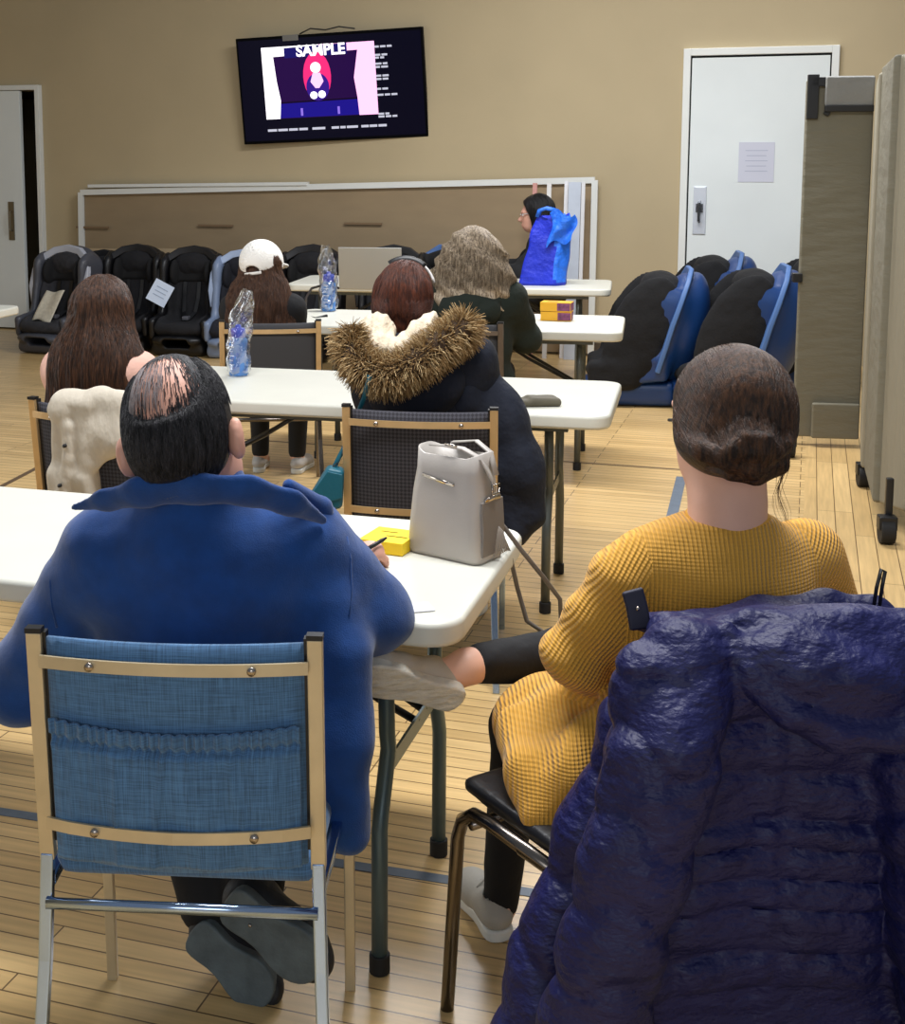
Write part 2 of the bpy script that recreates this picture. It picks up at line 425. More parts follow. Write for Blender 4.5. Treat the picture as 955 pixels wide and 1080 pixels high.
# floor: maple strip boards across the room, a border strip running the other way
def floor_mat():
    m, nt, b = nmat('maple_strip_floor')
    tc = N(nt, 'ShaderNodeTexCoord'); sx = N(nt, 'ShaderNodeSeparateXYZ'); nt.links.new(tc.outputs['Object'], sx.inputs[0])
    def brick(a, b_, sc):
        cx = N(nt, 'ShaderNodeCombineXYZ'); nt.links.new(sx.outputs[a], cx.inputs[0]); nt.links.new(sx.outputs[b_], cx.inputs[1])
        t = N(nt, 'ShaderNodeTexBrick'); t.offset = .37; t.offset_frequency = 3
        t.inputs['Scale'].default_value = 1; t.inputs['Brick Width'].default_value = 1.05; t.inputs['Row Height'].default_value = sc
        t.inputs['Mortar Size'].default_value = .0022; t.inputs['Mortar Smooth'].default_value = .3; t.inputs['Bias'].default_value = 0
        t.inputs['Color1'].default_value = lin((222, 188, 130)); t.inputs['Color2'].default_value = lin((204, 170, 114)); t.inputs['Mortar'].default_value = lin((104, 78, 46))
        nt.links.new(cx.outputs[0], t.inputs['Vector'])
        g = N(nt, 'ShaderNodeTexNoise'); mp = N(nt, 'ShaderNodeMapping'); mp.inputs['Scale'].default_value = (2.5, 40, 1)
        nt.links.new(cx.outputs[0], mp.inputs[0]); nt.links.new(mp.outputs[0], g.inputs['Vector']); g.inputs['Scale'].default_value = 1.5; g.inputs['Detail'].default_value = 6
        mr = N(nt, 'ShaderNodeMapRange'); mr.inputs[1].default_value = .3; mr.inputs[2].default_value = .7; mr.inputs[3].default_value = .86; mr.inputs[4].default_value = 1.12
        nt.links.new(g.outputs['Fac'], mr.inputs[0])
        return mixrgb(nt, 1.0, t.outputs['Color'], mr.outputs[0], 'MULTIPLY')
    c1 = brick(0, 1, .057); c2 = brick(1, 0, .078)
    gt = N(nt, 'ShaderNodeMath', operation='GREATER_THAN'); nt.links.new(sx.outputs[0], gt.inputs[0]); gt.inputs[1].default_value = .02
    base = mixrgb(nt, gt.outputs[0], c1, c2)
    n = N(nt, 'ShaderNodeTexNoise'); n.inputs['Scale'].default_value = .9; n.inputs['Detail'].default_value = 3; nt.links.new(tc.outputs['Object'], n.inputs['Vector'])
    mr = N(nt, 'ShaderNodeMapRange'); mr.inputs[1].default_value = .35; mr.inputs[2].default_value = .65; mr.inputs[3].default_value = .9; mr.inputs[4].default_value = 1.08
    nt.links.new(n.outputs['Fac'], mr.inputs[0])
    nt.links.new(mixrgb(nt, 1.0, base, mr.outputs[0], 'MULTIPLY'), b.inputs['Base Color'])
    b.inputs['Roughness'].default_value = .34; b.inputs['Coat Weight'].default_value = .2; b.inputs['Coat Roughness'].default_value = .25
    return m
m_floor = floor_mat()
# ================================================================== SETTING
def struct(name, mb, m, loc=(0, 0, 0), rz=-PHI, bevel=0, smooth=False):
    o = mb.build(name, m, None, smooth, bevel); o.location = loc; o.rotation_euler = (0, 0, rz); return tag(o, kind='structure')
A0 = Z(27, 347, 0); V0 = A0.dot(VV)
def wl(px, py, off=0.0):
    """(u, z) where the pixel's ray meets the far wall (off metres in front)"""
    r = ray(px, py); t = (V0-off)/r.dot(VV); p = V((0, 0, HC)) + r*t; return p.dot(U), p.z
def uv(u, v, z=0): return U*u + VV*v + V((0, 0, z))
struct('floor', MB().box((0, 6, -.05), (16, 17, .1)), m_floor)
uR, zt = wl(40, 95); uL = uR-1.25; HT = 4.2
w = MB()
w.box(((-8+uL)/2, V0+.1, HT/2), (uL+8, .2, HT)); w.box(((uR+8)/2, V0+.1, HT/2), (8-uR, .2, HT)); w.box(((uL+uR)/2, V0+.1, (HT+zt)/2), (uR-uL, .2, HT-zt))
struct('wall_back', w, m_wall)
w = MB().box((-8.1, 6, HT/2), (.2, 17, HT)); struct('wall_left', w, m_wall)
# storeroom behind the ajar door; its darkness is put into near-black walls
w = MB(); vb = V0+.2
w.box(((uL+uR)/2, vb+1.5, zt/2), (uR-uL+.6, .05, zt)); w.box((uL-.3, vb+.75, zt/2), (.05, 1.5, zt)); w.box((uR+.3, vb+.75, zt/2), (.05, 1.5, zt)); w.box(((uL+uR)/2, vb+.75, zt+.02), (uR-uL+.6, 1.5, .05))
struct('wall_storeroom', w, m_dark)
# left door: frame as trim, leaf and handle
fw = .045
w = MB(); w.box((uR+fw/2-.005, V0-.02, (zt+fw)/2), (fw, .08, zt+fw)); w.box((uL-fw/2, V0-.02, (zt+fw)/2), (fw, .08, zt+fw)); w.box(((uL+uR)/2, V0-.02, zt+fw/2), (uR-uL, .08, fw))
struct('trim_1', w, m_white, bevel=.004)
ud, _ = wl(27, 200)
d1 = struct('door_1', MB().box(((uL+ud)/2, V0-.03, zt/2+.005), (ud-uL, .045, zt-.02)), m_door, bevel=.004)
hu, hz = wl(12, 233, .06)
hd = MB().box((hu, V0-.057, hz), (.06, .012, .36)); hd.tube([(hu+.01, V0-.06, hz+.09), (hu+.01, V0-.1, hz+.09), (hu+.01, V0-.1, hz-.09), (hu+.01, V0-.06, hz-.09)], .009)
hd.build('door_handle', M('aged_steel', (130, 122, 104), .35, metal=.8), d1, bevel=.002)
# right door
a, zb = wl(722, 60); b_, _ = wl(886, 60); z_top = wl(800, 50)[1]
w = MB(); f2 = .055
w.box((a+f2/2, V0-.015, z_top/2), (f2, .07, z_top)); w.box((b_-f2/2, V0-.015, z_top/2), (f2, .07, z_top)); w.box(((a+b_)/2, V0-.015, z_top-f2/2), (b_-a-2*f2, .07, f2))
struct('trim_2', w, m_white, bevel=.004)
struct('door_gap_shade', MB().box(((a+b_)/2, V0+.0, z_top/2-.02), (b_-a-2*f2, .01, z_top-.06)), m_dark)  # sheet behind the leaf; shade of the door gap put into its colour
d2 = struct('door_2', MB().box(((a+b_)/2, V0-.015, z_top/2-.03), (b_-a-2*f2-.022, .03, z_top-.085)), m_door, bevel=.003)
hu, hz = wl(738, 222, .05)
hp = MB().box((hu, V0-.036, hz), (.1, .012, .38)).build('lock_plate', M('lock_plate_steel', (214, 220, 228), .3, metal=.5), d2, bevel=.004, smooth=False)
MB().box((hu, V0-.05, hz+.02), (.055, .03, .07)).tube([(hu, V0-.045, hz+.07), (hu, V0-.1, hz+.06), (hu, V0-.1, hz-.08), (hu, V0-.045, hz-.09)], .011).build('door_handle', M('steel_handle', (90, 92, 96), .25, metal=1), hp, bevel=.003)
pu, pz = wl(798, 171, .04)
pp = MB().box((pu, V0-.0335, pz), (.27, .003, .31)).build('notice_sheet', M('notice_paper', (206, 208, 220), .6), None, smooth=False)
pp.rotation_euler = (0, 0, -PHI)
for k in range(5): MB().box((pu, V0-.0355, pz+.09-.04*k), (.17-.02*(k % 2), .001, .006)).build('printed_line', M('faint_ink', (176, 180, 198), .7), pp, smooth=False); tag(pp, 'plain pale paper notice taped to the white door on the right', 'notice')
MB().box((0, V0-.02, .05), (.1, .03, .1)).build('x', m_white) if False else None
bb = MB().box(((uR+fw+a)/2, V0-.01, .05), (a-uR-fw, .02, .1)); struct('baseboard_back', bb, M('baseboard_vinyl', (88, 76, 60), .6))
# floor lines
def fline(p, q, wd, m, name):
    p = V(p); q = V(q); d = (q-p).normalized(); n = d.cross(V((0, 0, 1)))*wd/2
    mb = MB().add([p-n, p+n, q+n, q-n, p-n+V((0, 0, .0015)), p+n+V((0, 0, .0015)), q+n+V((0, 0, .0015)), q-n+V((0, 0, .0015))], [(0, 1, 2, 3), (4, 7, 6, 5), (0, 4, 5, 1), (1, 5, 6, 2), (2, 6, 7, 3), (3, 7, 4, 0)])
    struct(name, mb, m, rz=0)
p0 = Z(0, 856, 0); p1 = Z(530, 937, 0); dd = (p1-p0).normalized(); fline(p0-dd*1.5, p1+dd*2, .034, m_tape, 'trim_4')
p0 = Z(709, 545, 0); p1 = Z(719, 503, 0); dd = (p0-p1).normalized(); fline(p1, p0+dd*1.4, .05, m_tape, 'trim_5')
fline(Z(-60, 545, 0), Z(46, 490, 0), .03, m_tape2, 'trim_6')
p0 = Z(610, 488, 0); p1 = Z(712, 495, 0); fline(p0-U*2.6, p1+U*.05, .018, m_tape2, 'trim_7')
# ================================================================== TELEVISION
def tv():
    u, z = wl(349, 92, .1)
    t = thing('television', 'wide flat black television mounted tilted on the tan wall, showing a sample slide', 'television', uv(u, V0-.1, z), -PHI)
    Wt, Ht = 1.66, .91
    R = rotm(math.radians(6), math.radians(-2.2), math.radians(3))
    def part(name, mb, m, par, bevel=0):
        me = mb.mesh(name); me.transform(R.to_4x4()); return new_obj(name, me, m, par, False, bevel)
    part('casing', MB().box((0, .03, 0), (Wt, .05, Ht)), M('tv_casing', (4, 4, 6), .4, spec=.06), t, .006)
    sc_ = part('screen', MB().box((0, .003, 0), (Wt-.04, .004, Ht-.05)), E('screen_black', (6, 5, 22), 1), t)
    def q(n, x0, z0, x1, z1, m, y=-.001):
        # fractions of the casing from its top left
        X0, X1, Z0, Z1 = (x0-.5)*Wt, (x1-.5)*Wt, (.5-z0)*Ht, (.5-z1)*Ht
        return part(n, MB().box(((X0+X1)/2, y, (Z0+Z1)/2), (abs(X1-X0), .002, abs(Z1-Z0))), m, t)
    white = E('screen_white', (250, 244, 250), 1.5); pink = E('screen_pink', (250, 184, 232), 1.3)
    q('slide_background', .138, .1, .45, .77, white); q('slide_background', .45, .1, .745, .77, pink)
    def poly(n, pts, m, y=-.003):
        o = [((x-.5)*Wt, (.5-z)*Ht) for x, z in pts]
        part(n, MB().prism(o, 0, .001, lambda p: V((p.x, y-p.z, p.y))), m, t)
    poly('pictured_car_bench', [(.2, .19), (.655, .17), (.628, .42), (.64, .6), (.645, .77), (.215, .77), (.225, .6), (.21, .42)], E('slide_purple', (34, 6, 62), 1))
    poly('pictured_floor', [(.225, .62), (.64, .61), (.645, .765), (.215, .765)], E('slide_blue', (26, 16, 128), 1), -.0045)
    poly('pictured_seam', [(.225, .615), (.64, .605), (.64, .62), (.225, .63)], E('slide_dark', (16, 2, 30), 1), -.0055)
    def ov(n, cx, cz, rx, rz, m, y):
        poly(n, [(cx+rx*math.cos(a*PI/12), cz+rz*math.sin(a*PI/12)) for a in range(24)], m, y)
    poly('pictured_window', [(.262, .115), (.6, .1), (.6, .2), (.262, .21)], E('slide_deep_blue', (24, 18, 96), 1), -.0035)
    ov('pictured_car_seat', .432, .39, .075, .225, E('slide_red', (226, 40, 110), 1.2), -.006)
    ov('pictured_car_seat', .432, .49, .062, .13, E('slide_indigo', (52, 24, 130), 1), -.007)
    ov('pictured_baby', .427, .31, .028, .05, white, -.009)
    poly('pictured_baby', [(.41, .36), (.45, .36), (.465, .44), (.44, .5), (.42, .5), (.395, .44)], pink, -.008)
    ov('pictured_baby', .408, .565, .02, .035, white, -.008); ov('pictured_baby', .452, .56, .02, .035, white, -.008)
    for x in (.33, .53): q('pictured_buckle', x, .68, x+.012, .75, E('slide_lilac', (140, 110, 220), 1), -.0065)
    def txt(body, size, x, z, m, n, y=-.011, bold=.0):
        Rt = R @ rotm(PI/2, 0, 0); p = R @ V(((x-.5)*Wt, y, (.5-z)*Ht)); return text_mesh(n, body, size, m, t, p, Rt, .0008, bold)
    txt('SAMPLE', .128, .46, .155, white, 'slide_lettering', bold=.004)
    dim = E('screen_grey', (190, 190, 205), 1)
    r = random.Random(3)
    for z, n in ((.145, 3), (.22, 2), (.245, 2), (.30, 2), (.33, 2), (.41, 2), (.44, 2), (.53, 2), (.585, 3), (.76, 2), (.785, 3)):
        x = .745
        for k in range(n):
            wd = r.uniform(.02, .035); q('slide_text_line', x, z, x+wd, z+.018, dim, -.0015); x += wd+.007
    for x0, x1 in ((.14, .19), (.197, .25), (.257, .305), (.313, .36), (.385, .455), (.49, .53), (.537, .565), (.572, .632), (.65, .69), (.695, .735), (.742, .785)):
        q('slide_text_line', x0, .865, x1, .887, dim, -.0015)
    q('paper_scrap', .26, -.005, .345, .05, M('scrap_grey', (120, 118, 112), .7), -.004)
    mb = MB().tube([R @ V(p) for p in [(-.25, .02, .46), (-.15, .02, .5), (-.02, .03, .48), (.1, .03, .5), (.24, .03, .475)]], .006, 6); mb.build('cable', m_black, t)
    MB().box((0, .075, 0), (.5, .05, .4)).build('wall_bracket', m_black, t)
tv()
# ================================================================== LONG BOARD AND LEANING STRIPS
def leaning():
    u0, z0 = wl(83, 203, .12); u1, z1 = wl(627, 190, .12); L = u1-u0; vv = V0-.1
    t = thing('display_board', 'very long brown hardboard panel with white edging leaning against the tan wall', 'board', uv(u0, vv, 0), -PHI)
    vs = [(0, 0, .02), (L, 0, .02), (L, .04, z1), (0, .04, z0)]
    mb = MB().add([V(p) for p in vs]+[V(p)+V((0, .02, 0)) for p in vs], [(0, 1, 2, 3), (7, 6, 5, 4), (0, 4, 5, 1), (1, 5, 6, 2), (2, 6, 7, 3), (3, 7, 4, 0)])
    mb.build('panel', m_hardboard, t, smooth=False)
    for n_, a, b in (('edging', (0, .02, z0), (L, .02, z1)), ('edging', (0, -.01, .02), (0, .02, z0)), ('edging', (L, -.01, .02), (L, .02, z1))):
        MB().bar([a, b], .05, .03, (0, 1, 0)).build(n_, m_white, t, smooth=False)
    for px, py in ((36+60, 240), (226, 238), (382, 236)):
        a = wl(px, py, .12); MB().box((a[0]-u0, .008, a[1]), (.34, .012, .018)).build('scuff_mark', M('scuff_brown', (128, 104, 76), .7), t, smooth=False)
    a, z = wl(92, 199, .12); b, zb = wl(323, 194, .12)
    o = MB().box(((a+b)/2, 0, 0), (b-a, .07, .028), rotm(0, math.radians(-.9), 0)); o = o.build('wood_strip', m_white, None, smooth=False)
    o.location = VV*(V0-.075) + V((0, 0, (z+zb)/2+.013)); o.rotation_euler = (0, 0, -PHI); tag(o, 'long thin white strip lying on the left top of the brown board', 'strip')
    for px, top, wd, col, lab in ((566, 193, .035, (206, 150, 140), 'narrow pinkish-white strip leaning upright behind the black haired person'), (581, 193, .035, (226, 224, 220), 'white upright strip leaning on the board just right of the black haired person'),
                             (598, 191, .03, (232, 232, 234), 'narrow white upright strip leaning between two wider strips above the blue bag'), (608, 192, .10, (196, 204, 216), 'widest pale grey upright strip leaning on the right end of the board'),
                             (617, 192, .028, (224, 224, 224), 'thin white upright strip just right of the wide grey strip')):
        u, z = wl(px, top, .2); k = .05*(px % 3)
        o = MB().bar([(u, V0-.25-k, 0), (u, V0-.15-k, z)], wd, .02, (0, 1, 0)).build('leaning_strip', M('strip_paint', col, .5, var=(10, .06)), None, smooth=False); o.rotation_euler = (0, 0, -PHI); tag(o, lab, 'strip')
    for k, (px, wd, h, lab) in enumerate(((100, .42, .72, 'leftmost cardboard sheet leaning behind the car seats'), (178, .86, .76, 'wide cardboard sheet leaning behind the black car seats'), (129, .2, .75, 'narrow cardboard sheet left of the wide cardboard one'))):
        u, z = wl(px, 262, .2)
        o = MB().bar([(u, V0-.35-.03*k, 0), (u, V0-.2-.03*k, z)], wd, .012, (0, 1, 0)).build('cardboard_sheet', m_card, None, smooth=False); o.rotation_euler = (0, 0, -PHI); tag(o, lab, 'cardboard')
leaning()
# ================================================================== PARTITIONS
def partition():
    P0, P1 = Z(836, 461, .04), Z(903, 463, .04)
    ztop = 1.6+84/ (1400/P0.y)
    d = P1-P0; L = d.length*1.03; rz = math.atan2(d.y, d.x)
    t = thing('partition_screen', 'grey fabric folding room divider with black casters on the right', 'room divider', (P0.x, P0.y, 0), rz)
    p = MB().box((L/2, 0, ztop/2+.02), (L, .05, ztop-.06)).build('panel', m_part, t, bevel=.01)
    MB().box((L*.62, -.045, ztop-.07), (L*.72, .03, .16), rotm(.12, 0, 0)).build('top_flap', M('flap_fabric', (132, 132, 128), .7, bump=(8, .5, (1, 1, 1), .03)), t, bevel=.01)
    MB().box((L*.62, -.05, ztop-.165), (L*.72, .03, .035)).build('flap_edge', m_black, t, bevel=.004)
    fr = MB(); fr.box((.03, -.035, ztop-.1), (.06, .03, .24)).box((.12, -.035, ztop-.02), (.2, .03, .05)).box((.14, -.035, ztop-.13), (.03, .025, .16), rotm(0, .5, 0))
    fr.build('corner_bracket', m_black, t, bevel=.004)
    MB().box((-.012, -.02, .93*ztop/2), (.05, .06, .05)).build('latch', m_black, t, bevel=.004)
    MB().box((L*.62, -.05, .15), (L*.72, .035, .2)).build('bottom_flap', m_part, t, bevel=.01)
    # receding leaves
    def leaf(a, b, zt, m, th=.05, z0=.1):
        a = V(a); b = V(b); a.z = b.z = 0
        Mi = Matrix.Rotation(-rz, 4, 'Z') @ Matrix.Translation((-P0.x, -P0.y, 0))
        la, lb = Mi @ a, Mi @ b; dd = lb-la; an = math.atan2(dd.y, dd.x)
        MB().box((la+lb)/2 + V((0, 0, (zt+z0)/2)), (dd.length, th, zt-z0), rotm(0, 0, an)).build('panel', m, t, bevel=.018)
        return Mi
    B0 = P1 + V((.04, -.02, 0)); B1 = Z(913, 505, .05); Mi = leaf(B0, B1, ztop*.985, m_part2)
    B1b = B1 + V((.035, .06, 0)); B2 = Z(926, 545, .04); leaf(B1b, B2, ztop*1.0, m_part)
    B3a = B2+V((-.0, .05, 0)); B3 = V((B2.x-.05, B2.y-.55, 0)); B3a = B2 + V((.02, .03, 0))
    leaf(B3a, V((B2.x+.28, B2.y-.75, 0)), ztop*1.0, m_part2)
    leaf(V((B2.x+.33, B2.y-.78, 0)), V((B2.x+.6, B2.y-1.8, 0)), ztop, m_part)
    for px, py in ((832, 482), (911, 513), (935, 573)):
        q = Mi @ Z(px, py, 0); r = .055
        c = MB(); c.tube([q+V((-.03, 0, r)), q+V((.03, 0, r))], r, 20); c.build('caster', m_rubber, t, bevel=.006)
        MB().box(q+V((.0, .0, r+.035)), (.075, .06, .06)).box(q+V((.01, .03, r+.12)), (.03, .03, .2)).build('caster_bracket', m_black, t, bevel=.006)
partition()
# ================================================================== FOLDING TABLES
def table(label, corner, ang, L=1.83, D=.76, H=.74, mleg=None, inset=.22, yo=-.03):
    """corner = far right corner of the top, ang = clockwise turn in degrees"""
    mleg = mleg or m_tleg; a = -math.radians(ang); R = Matrix.Rotation(a, 3, 'Z')
    c = V(corner) - R @ V((L/2, D/2, 0)); c.z = 0
    t = thing('folding_table', label, 'table', c, a, 'white folding tables')
    MB().prism(rrect(L, D, .07), H-.05, H).build('tabletop', m_table, t, bevel=.012)
    MB().box((0, D/2-.12, H-.065), (L-.3, .03, .03)).box((0, -D/2+.12, H-.065), (L-.3, .03, .03)).build('rail', mleg, t, smooth=False)
    for sx in (-1, 1):
        x = sx*(L/2-inset)
        for sy in (-1, 1):
            pts = [(x, yo+sy*.2, H-.05), (x, yo+sy*.185, .48), (x, yo+sy*.175, .44), (x, yo+sy*.225, .33), (x, yo+sy*.235, .3), (x, yo+sy*.235, .012)]
            lg = MB().tube(pts, .0165, 14).build('leg', mleg, t)
            MB().tube([(x, yo+sy*.235, 0), (x, yo+sy*.235, .04)], .021, 14).build('foot_cap', m_rubber, lg, bevel=.003)
        MB().bar([(x, yo-.19, .40), (x, yo+.19, .40)], .006, .035, (0, 0, 1)).build('cross_plate', mleg, t, smooth=False)
        for sy in (-1, 1): MB().tube([(x, sy*.03, .40), (x-sx*.28, sy*.06, .55), (x-sx*.5, sy*.07, H-.05)], .009, 8).build('brace', m_black, t)
    return t, c, a
table('white folding table the man in the blue fleece sits at, nearest the camera', Z(556, 557, .74), 17.0, 1.83, .70, mleg=m_tleg_blue, inset=.16, yo=-.08)
table('white folding table of the second row, with a dark wallet on it', Z(657, 402, .74), 13.5)
table('white folding table of the third row, with yellow boxes on its right end', Z(660, 333, .74), 11.5)
table('white folding table of the front row holding the laptop and blue bag', Z(646, 295, .74), 10.5, 2.25)
table('white folding table cut off by the left edge of the view', Z(24, 322, .74), 14)
# ================================================================== CHAIRS
def chair(label, loc, rz, fab, mpost, mleg, pocket=False, cat='chair', group='metal framed stacking chairs', fs=.0):
    t = thing('stacking_chair', label, cat, loc, rz, group)
    Wb = .445; y0, y1, z0, z1 = -.225, -.262, .50, .865
    def by(z): return y0 + (y1-y0)*(z-z0)/(z1-z0)
    bul = .028
    def back(u_, v_, th):
        x = (u_-.5)*(Wb-.035); z = z0-.025+(z1-z0+.015)*v_
        return V((x, by(z) + th - bul*(1-(2*u_-1)**2) + .0, z - (.012*math.sin(PI*u_) if v_ == 0 else 0)))
    nu, nv = 20, 14; vs = []; fs_ = []
    for side in (0, 1):
        for i in range(nu+1):
            for j in range(nv+1):
                e = min(1, 6*min(i, nu-i)/nu)*min(1, 6*min(j, nv-j)/nv)
                vs.append(back(i/nu, j/nv, (-1 if side == 0 else 1)*(.006+.012*math.sqrt(e)) + .004))
    w = nv+1; off = (nu+1)*w
    for i in range(nu):
        for j in range(nv):
            q = (i*w+j, (i+1)*w+j, (i+1)*w+j+1, i*w+j+1); fs_.append(q); fs_.append(tuple(x+off for x in q[::-1]))
    ring = [i*w for i in range(nu+1)] + [nu*w+j for j in range(1, nv+1)] + [i*w+nv for i in range(nu-1, -1, -1)] + [j for j in range(nv-1, 0, -1)]
    for k in range(len(ring)):
        a, b = ring[k], ring[(k+1) % len(ring)]; fs_.append((b, a, a+off, b+off))
    MB().add(vs, fs_).build('backrest', fab, t)
    for s_ in (-1, 1):
        x = s_*Wb/2
        po = MB().bar([(x, by(z)-.002, z) for z in (z0-.03, z0+.1, z0+.25, z1)], .024, .022, (0, 1, 0)).build('back_post', mpost, t, smooth=False, bevel=.002)
        MB().box((x, by(z1)-.002, z1+.003), (.026, .024, .008)).box((x-s_*.015, by((z0+z1)/2)+.006, (z0+z1)/2), (.006, .016, z1-z0), rotm(math.atan2(y0-y1, z1-z0), 0, 0)).build('post_cap', m_black, po, smooth=False)
        # legs: square tube
        MB().bar([(x, by(z0)-.002, z0-.02), (x+s_*.005, y0-.02, .3), (x+s_*.018, y0-.075, 0)], .021, .021, (0, 1, 0)).build('leg', mleg, t, smooth=False, bevel=.003)
        xf = s_*.235
        MB().bar([(xf, .235, .43), (xf, .262, 0)], .020, .020, (0, 1, 0)).build('leg', mpost if mpost is m_gold2 else mleg, t, smooth=False, bevel=.003)
        MB().bar([(x, y0, .43), (xf, .235, .43)], .02, .02, (0, 0, 1)).build('side_rail', mleg, t, smooth=False, bevel=.003)
    for z in (z0+.045, z1-.045):
        pts = [(-Wb/2+.01 + (Wb-.02)*i/10, by(z)-.02-bul*(1-(i/5-1)**2), z) for i in range(11)]
        dy = -.029 if (pocket and z < .6) else 0; pts = [(q[0], q[1]+dy*(1-abs(q[0])/(Wb/2))**.3*1.0, q[2]) for q in pts]; b = MB().bar(pts, .02, .006, (0, 1, 0)).build('back_bar', mpost, t, smooth=False)
        for fx in (.2, .8):
            x = -Wb/2+.01+(Wb-.02)*fx; yy = by(z)-.026-bul*(1-(fx*2-1)**2)+dy*.75
            MB().tube([(x, yy+.004, z), (x, yy-.004, z)], .007, 12).build('screw', m_screw, b)
    MB().tube([(-Wb/2, y0-.022, .40), (Wb/2, y0-.022, .40)], .010, 10).build('stretcher', mleg, t)
    s = SDF(); s.box((0, .01, .455), (.44, .44, .055), .027); s.ell((0, 0, .478), (.2, .2, .02), k=.02)
    s.build('seat', fab, t, h=.014)
    if pocket:
        def pk(i, j):
            u_ = .015+.97*i; v_ = .02+.64*j; p = back(u_, v_, 0)
            top = max(0, (j-.86)/.14); gather = .0055*math.sin(u_*150+math.sin(u_*31))*(1 if top > 0 else max(.12, .7-(.86-j)*5)) + .004*math.sin(u_*22+3*v_)*(1-j)*1.2
            fold = .006*math.exp(-((u_-.27-.02*v_)/.012)**2)+.006*math.exp(-((u_-.5+.09*(1-v_))/.015)**2)+.004*math.exp(-((u_-.64-.16*(1-v_))/.02)**2)
            p.y += -.026 - gather - fold*(1-top) - .010*(1-abs(2*i-1)**6)*(math.sin(PI*min(j/.86, 1))*.8+.4) + (.012 if .84 < j < .9 else 0)
            p.z += -.012*math.sin(PI*u_)*j
            return p
        o = MB().grid(pk, 200, 40).build('back_pocket', fab, t); sm = o.modifiers.new('s', 'SOLIDIFY'); sm.thickness = .004; sm.offset = -1
    return t
def chair_at(px, py, px2, py2, **k):
    """placed by the two top corners of its back (0.865 m up)"""
    a, b = Z(px, py, .865), Z(px2, py2, .865); m = (a+b)/2; d = b-a; rz = math.atan2(d.y, d.x)
    p = m - Matrix.Rotation(rz, 3, 'Z') @ V((0, -.262, 0)); p.z = 0; return p, rz
p, r = chair_at(33, 662, 338, 676)
a_, b_2 = Z(33, 662, .865), Z(338, 676, .865); r += math.radians(3.0); p = (a_+b_2)/2 - Matrix.Rotation(r, 3, 'Z') @ V((0, -.262*.8, 0)); p.z = 0; C1 = (p, r)
ct = chair('blue denim covered chair with pale gold back bars and a gathered back pocket', p, r, m_denim, m_gold2, m_chrome, True); ct.scale = (1, .8, 1)
p, r = chair_at(361, 428, 526, 432); C2 = (p, r)
chair('gold framed chair with dark dotted fabric behind the grey handbag', p, r, m_pattern, m_gold, m_chrome)
p, r = chair_at(31, 420, 168, 432); C2L = (p, r)
chair('gold framed dotted fabric chair with the beige coat hung on it', p, r, m_pattern, m_gold, m_chrome)
p, r = chair_at(233, 339, 337, 338); C3 = (p, r)
chair('gold framed plain grey chair of the woman in the white cap', p, r, m_plainseat, m_gold, m_dkchrome)
p, r = chair_at(425, 338, 531, 341); C3R = (p, r)
chair('grey chair the grey haired woman in the hoodie sits on', p, r, m_plainseat, M('taupe_metal', (112, 98, 84), .4, metal=.5), m_dkchrome)
# chair under the puffer coat: black seat with bent chrome legs
CP = V((.472, 2.235, 0)); CPr = math.radians(32)
def vinyl_chair():
    t = thing('stacking_chair', 'black vinyl chair on bent chrome legs under the navy puffer coat', 'chair', CP, CPr, 'metal framed stacking chairs')
    s = SDF(); s.box((0, .02, .452), (.46, .44, .032), .015, R=rotm(.05, 0, 0)); s.build('seat', m_vinyl, t, h=.012)
    s = SDF(); s.box((0, -.25, .66), (.44, .04, .34), .02, R=rotm(.12, 0, 0)); s.build('backrest', m_vinyl, t, h=.014)
    for s_ in (-1, 1):
        x = s_*.235
        MB().tube([(x, -.05, .425), (x, .14, .43), (x, .19, .425), (x, .225, .40), (x, .24, .36), (x, .27, 0)], .013, 14).build('leg', m_dkchrome, t)
        MB().tube([(x, .05, .425), (x, -.2, .425), (x, -.235, .41), (x, -.25, .36), (x, -.3, 0)], .013, 14).build('leg', m_dkchrome, t)
        MB().tube([(x, -.22, .43), (x, -.24, .6), (x, -.275, .82)], .012, 12).build('back_post', m_dkchrome, t)
    MB().tube([(-.235, .2, .40), (.235, .2, .40)], .010, 10).build('stretcher', m_dkchrome, t)
vinyl_chair()
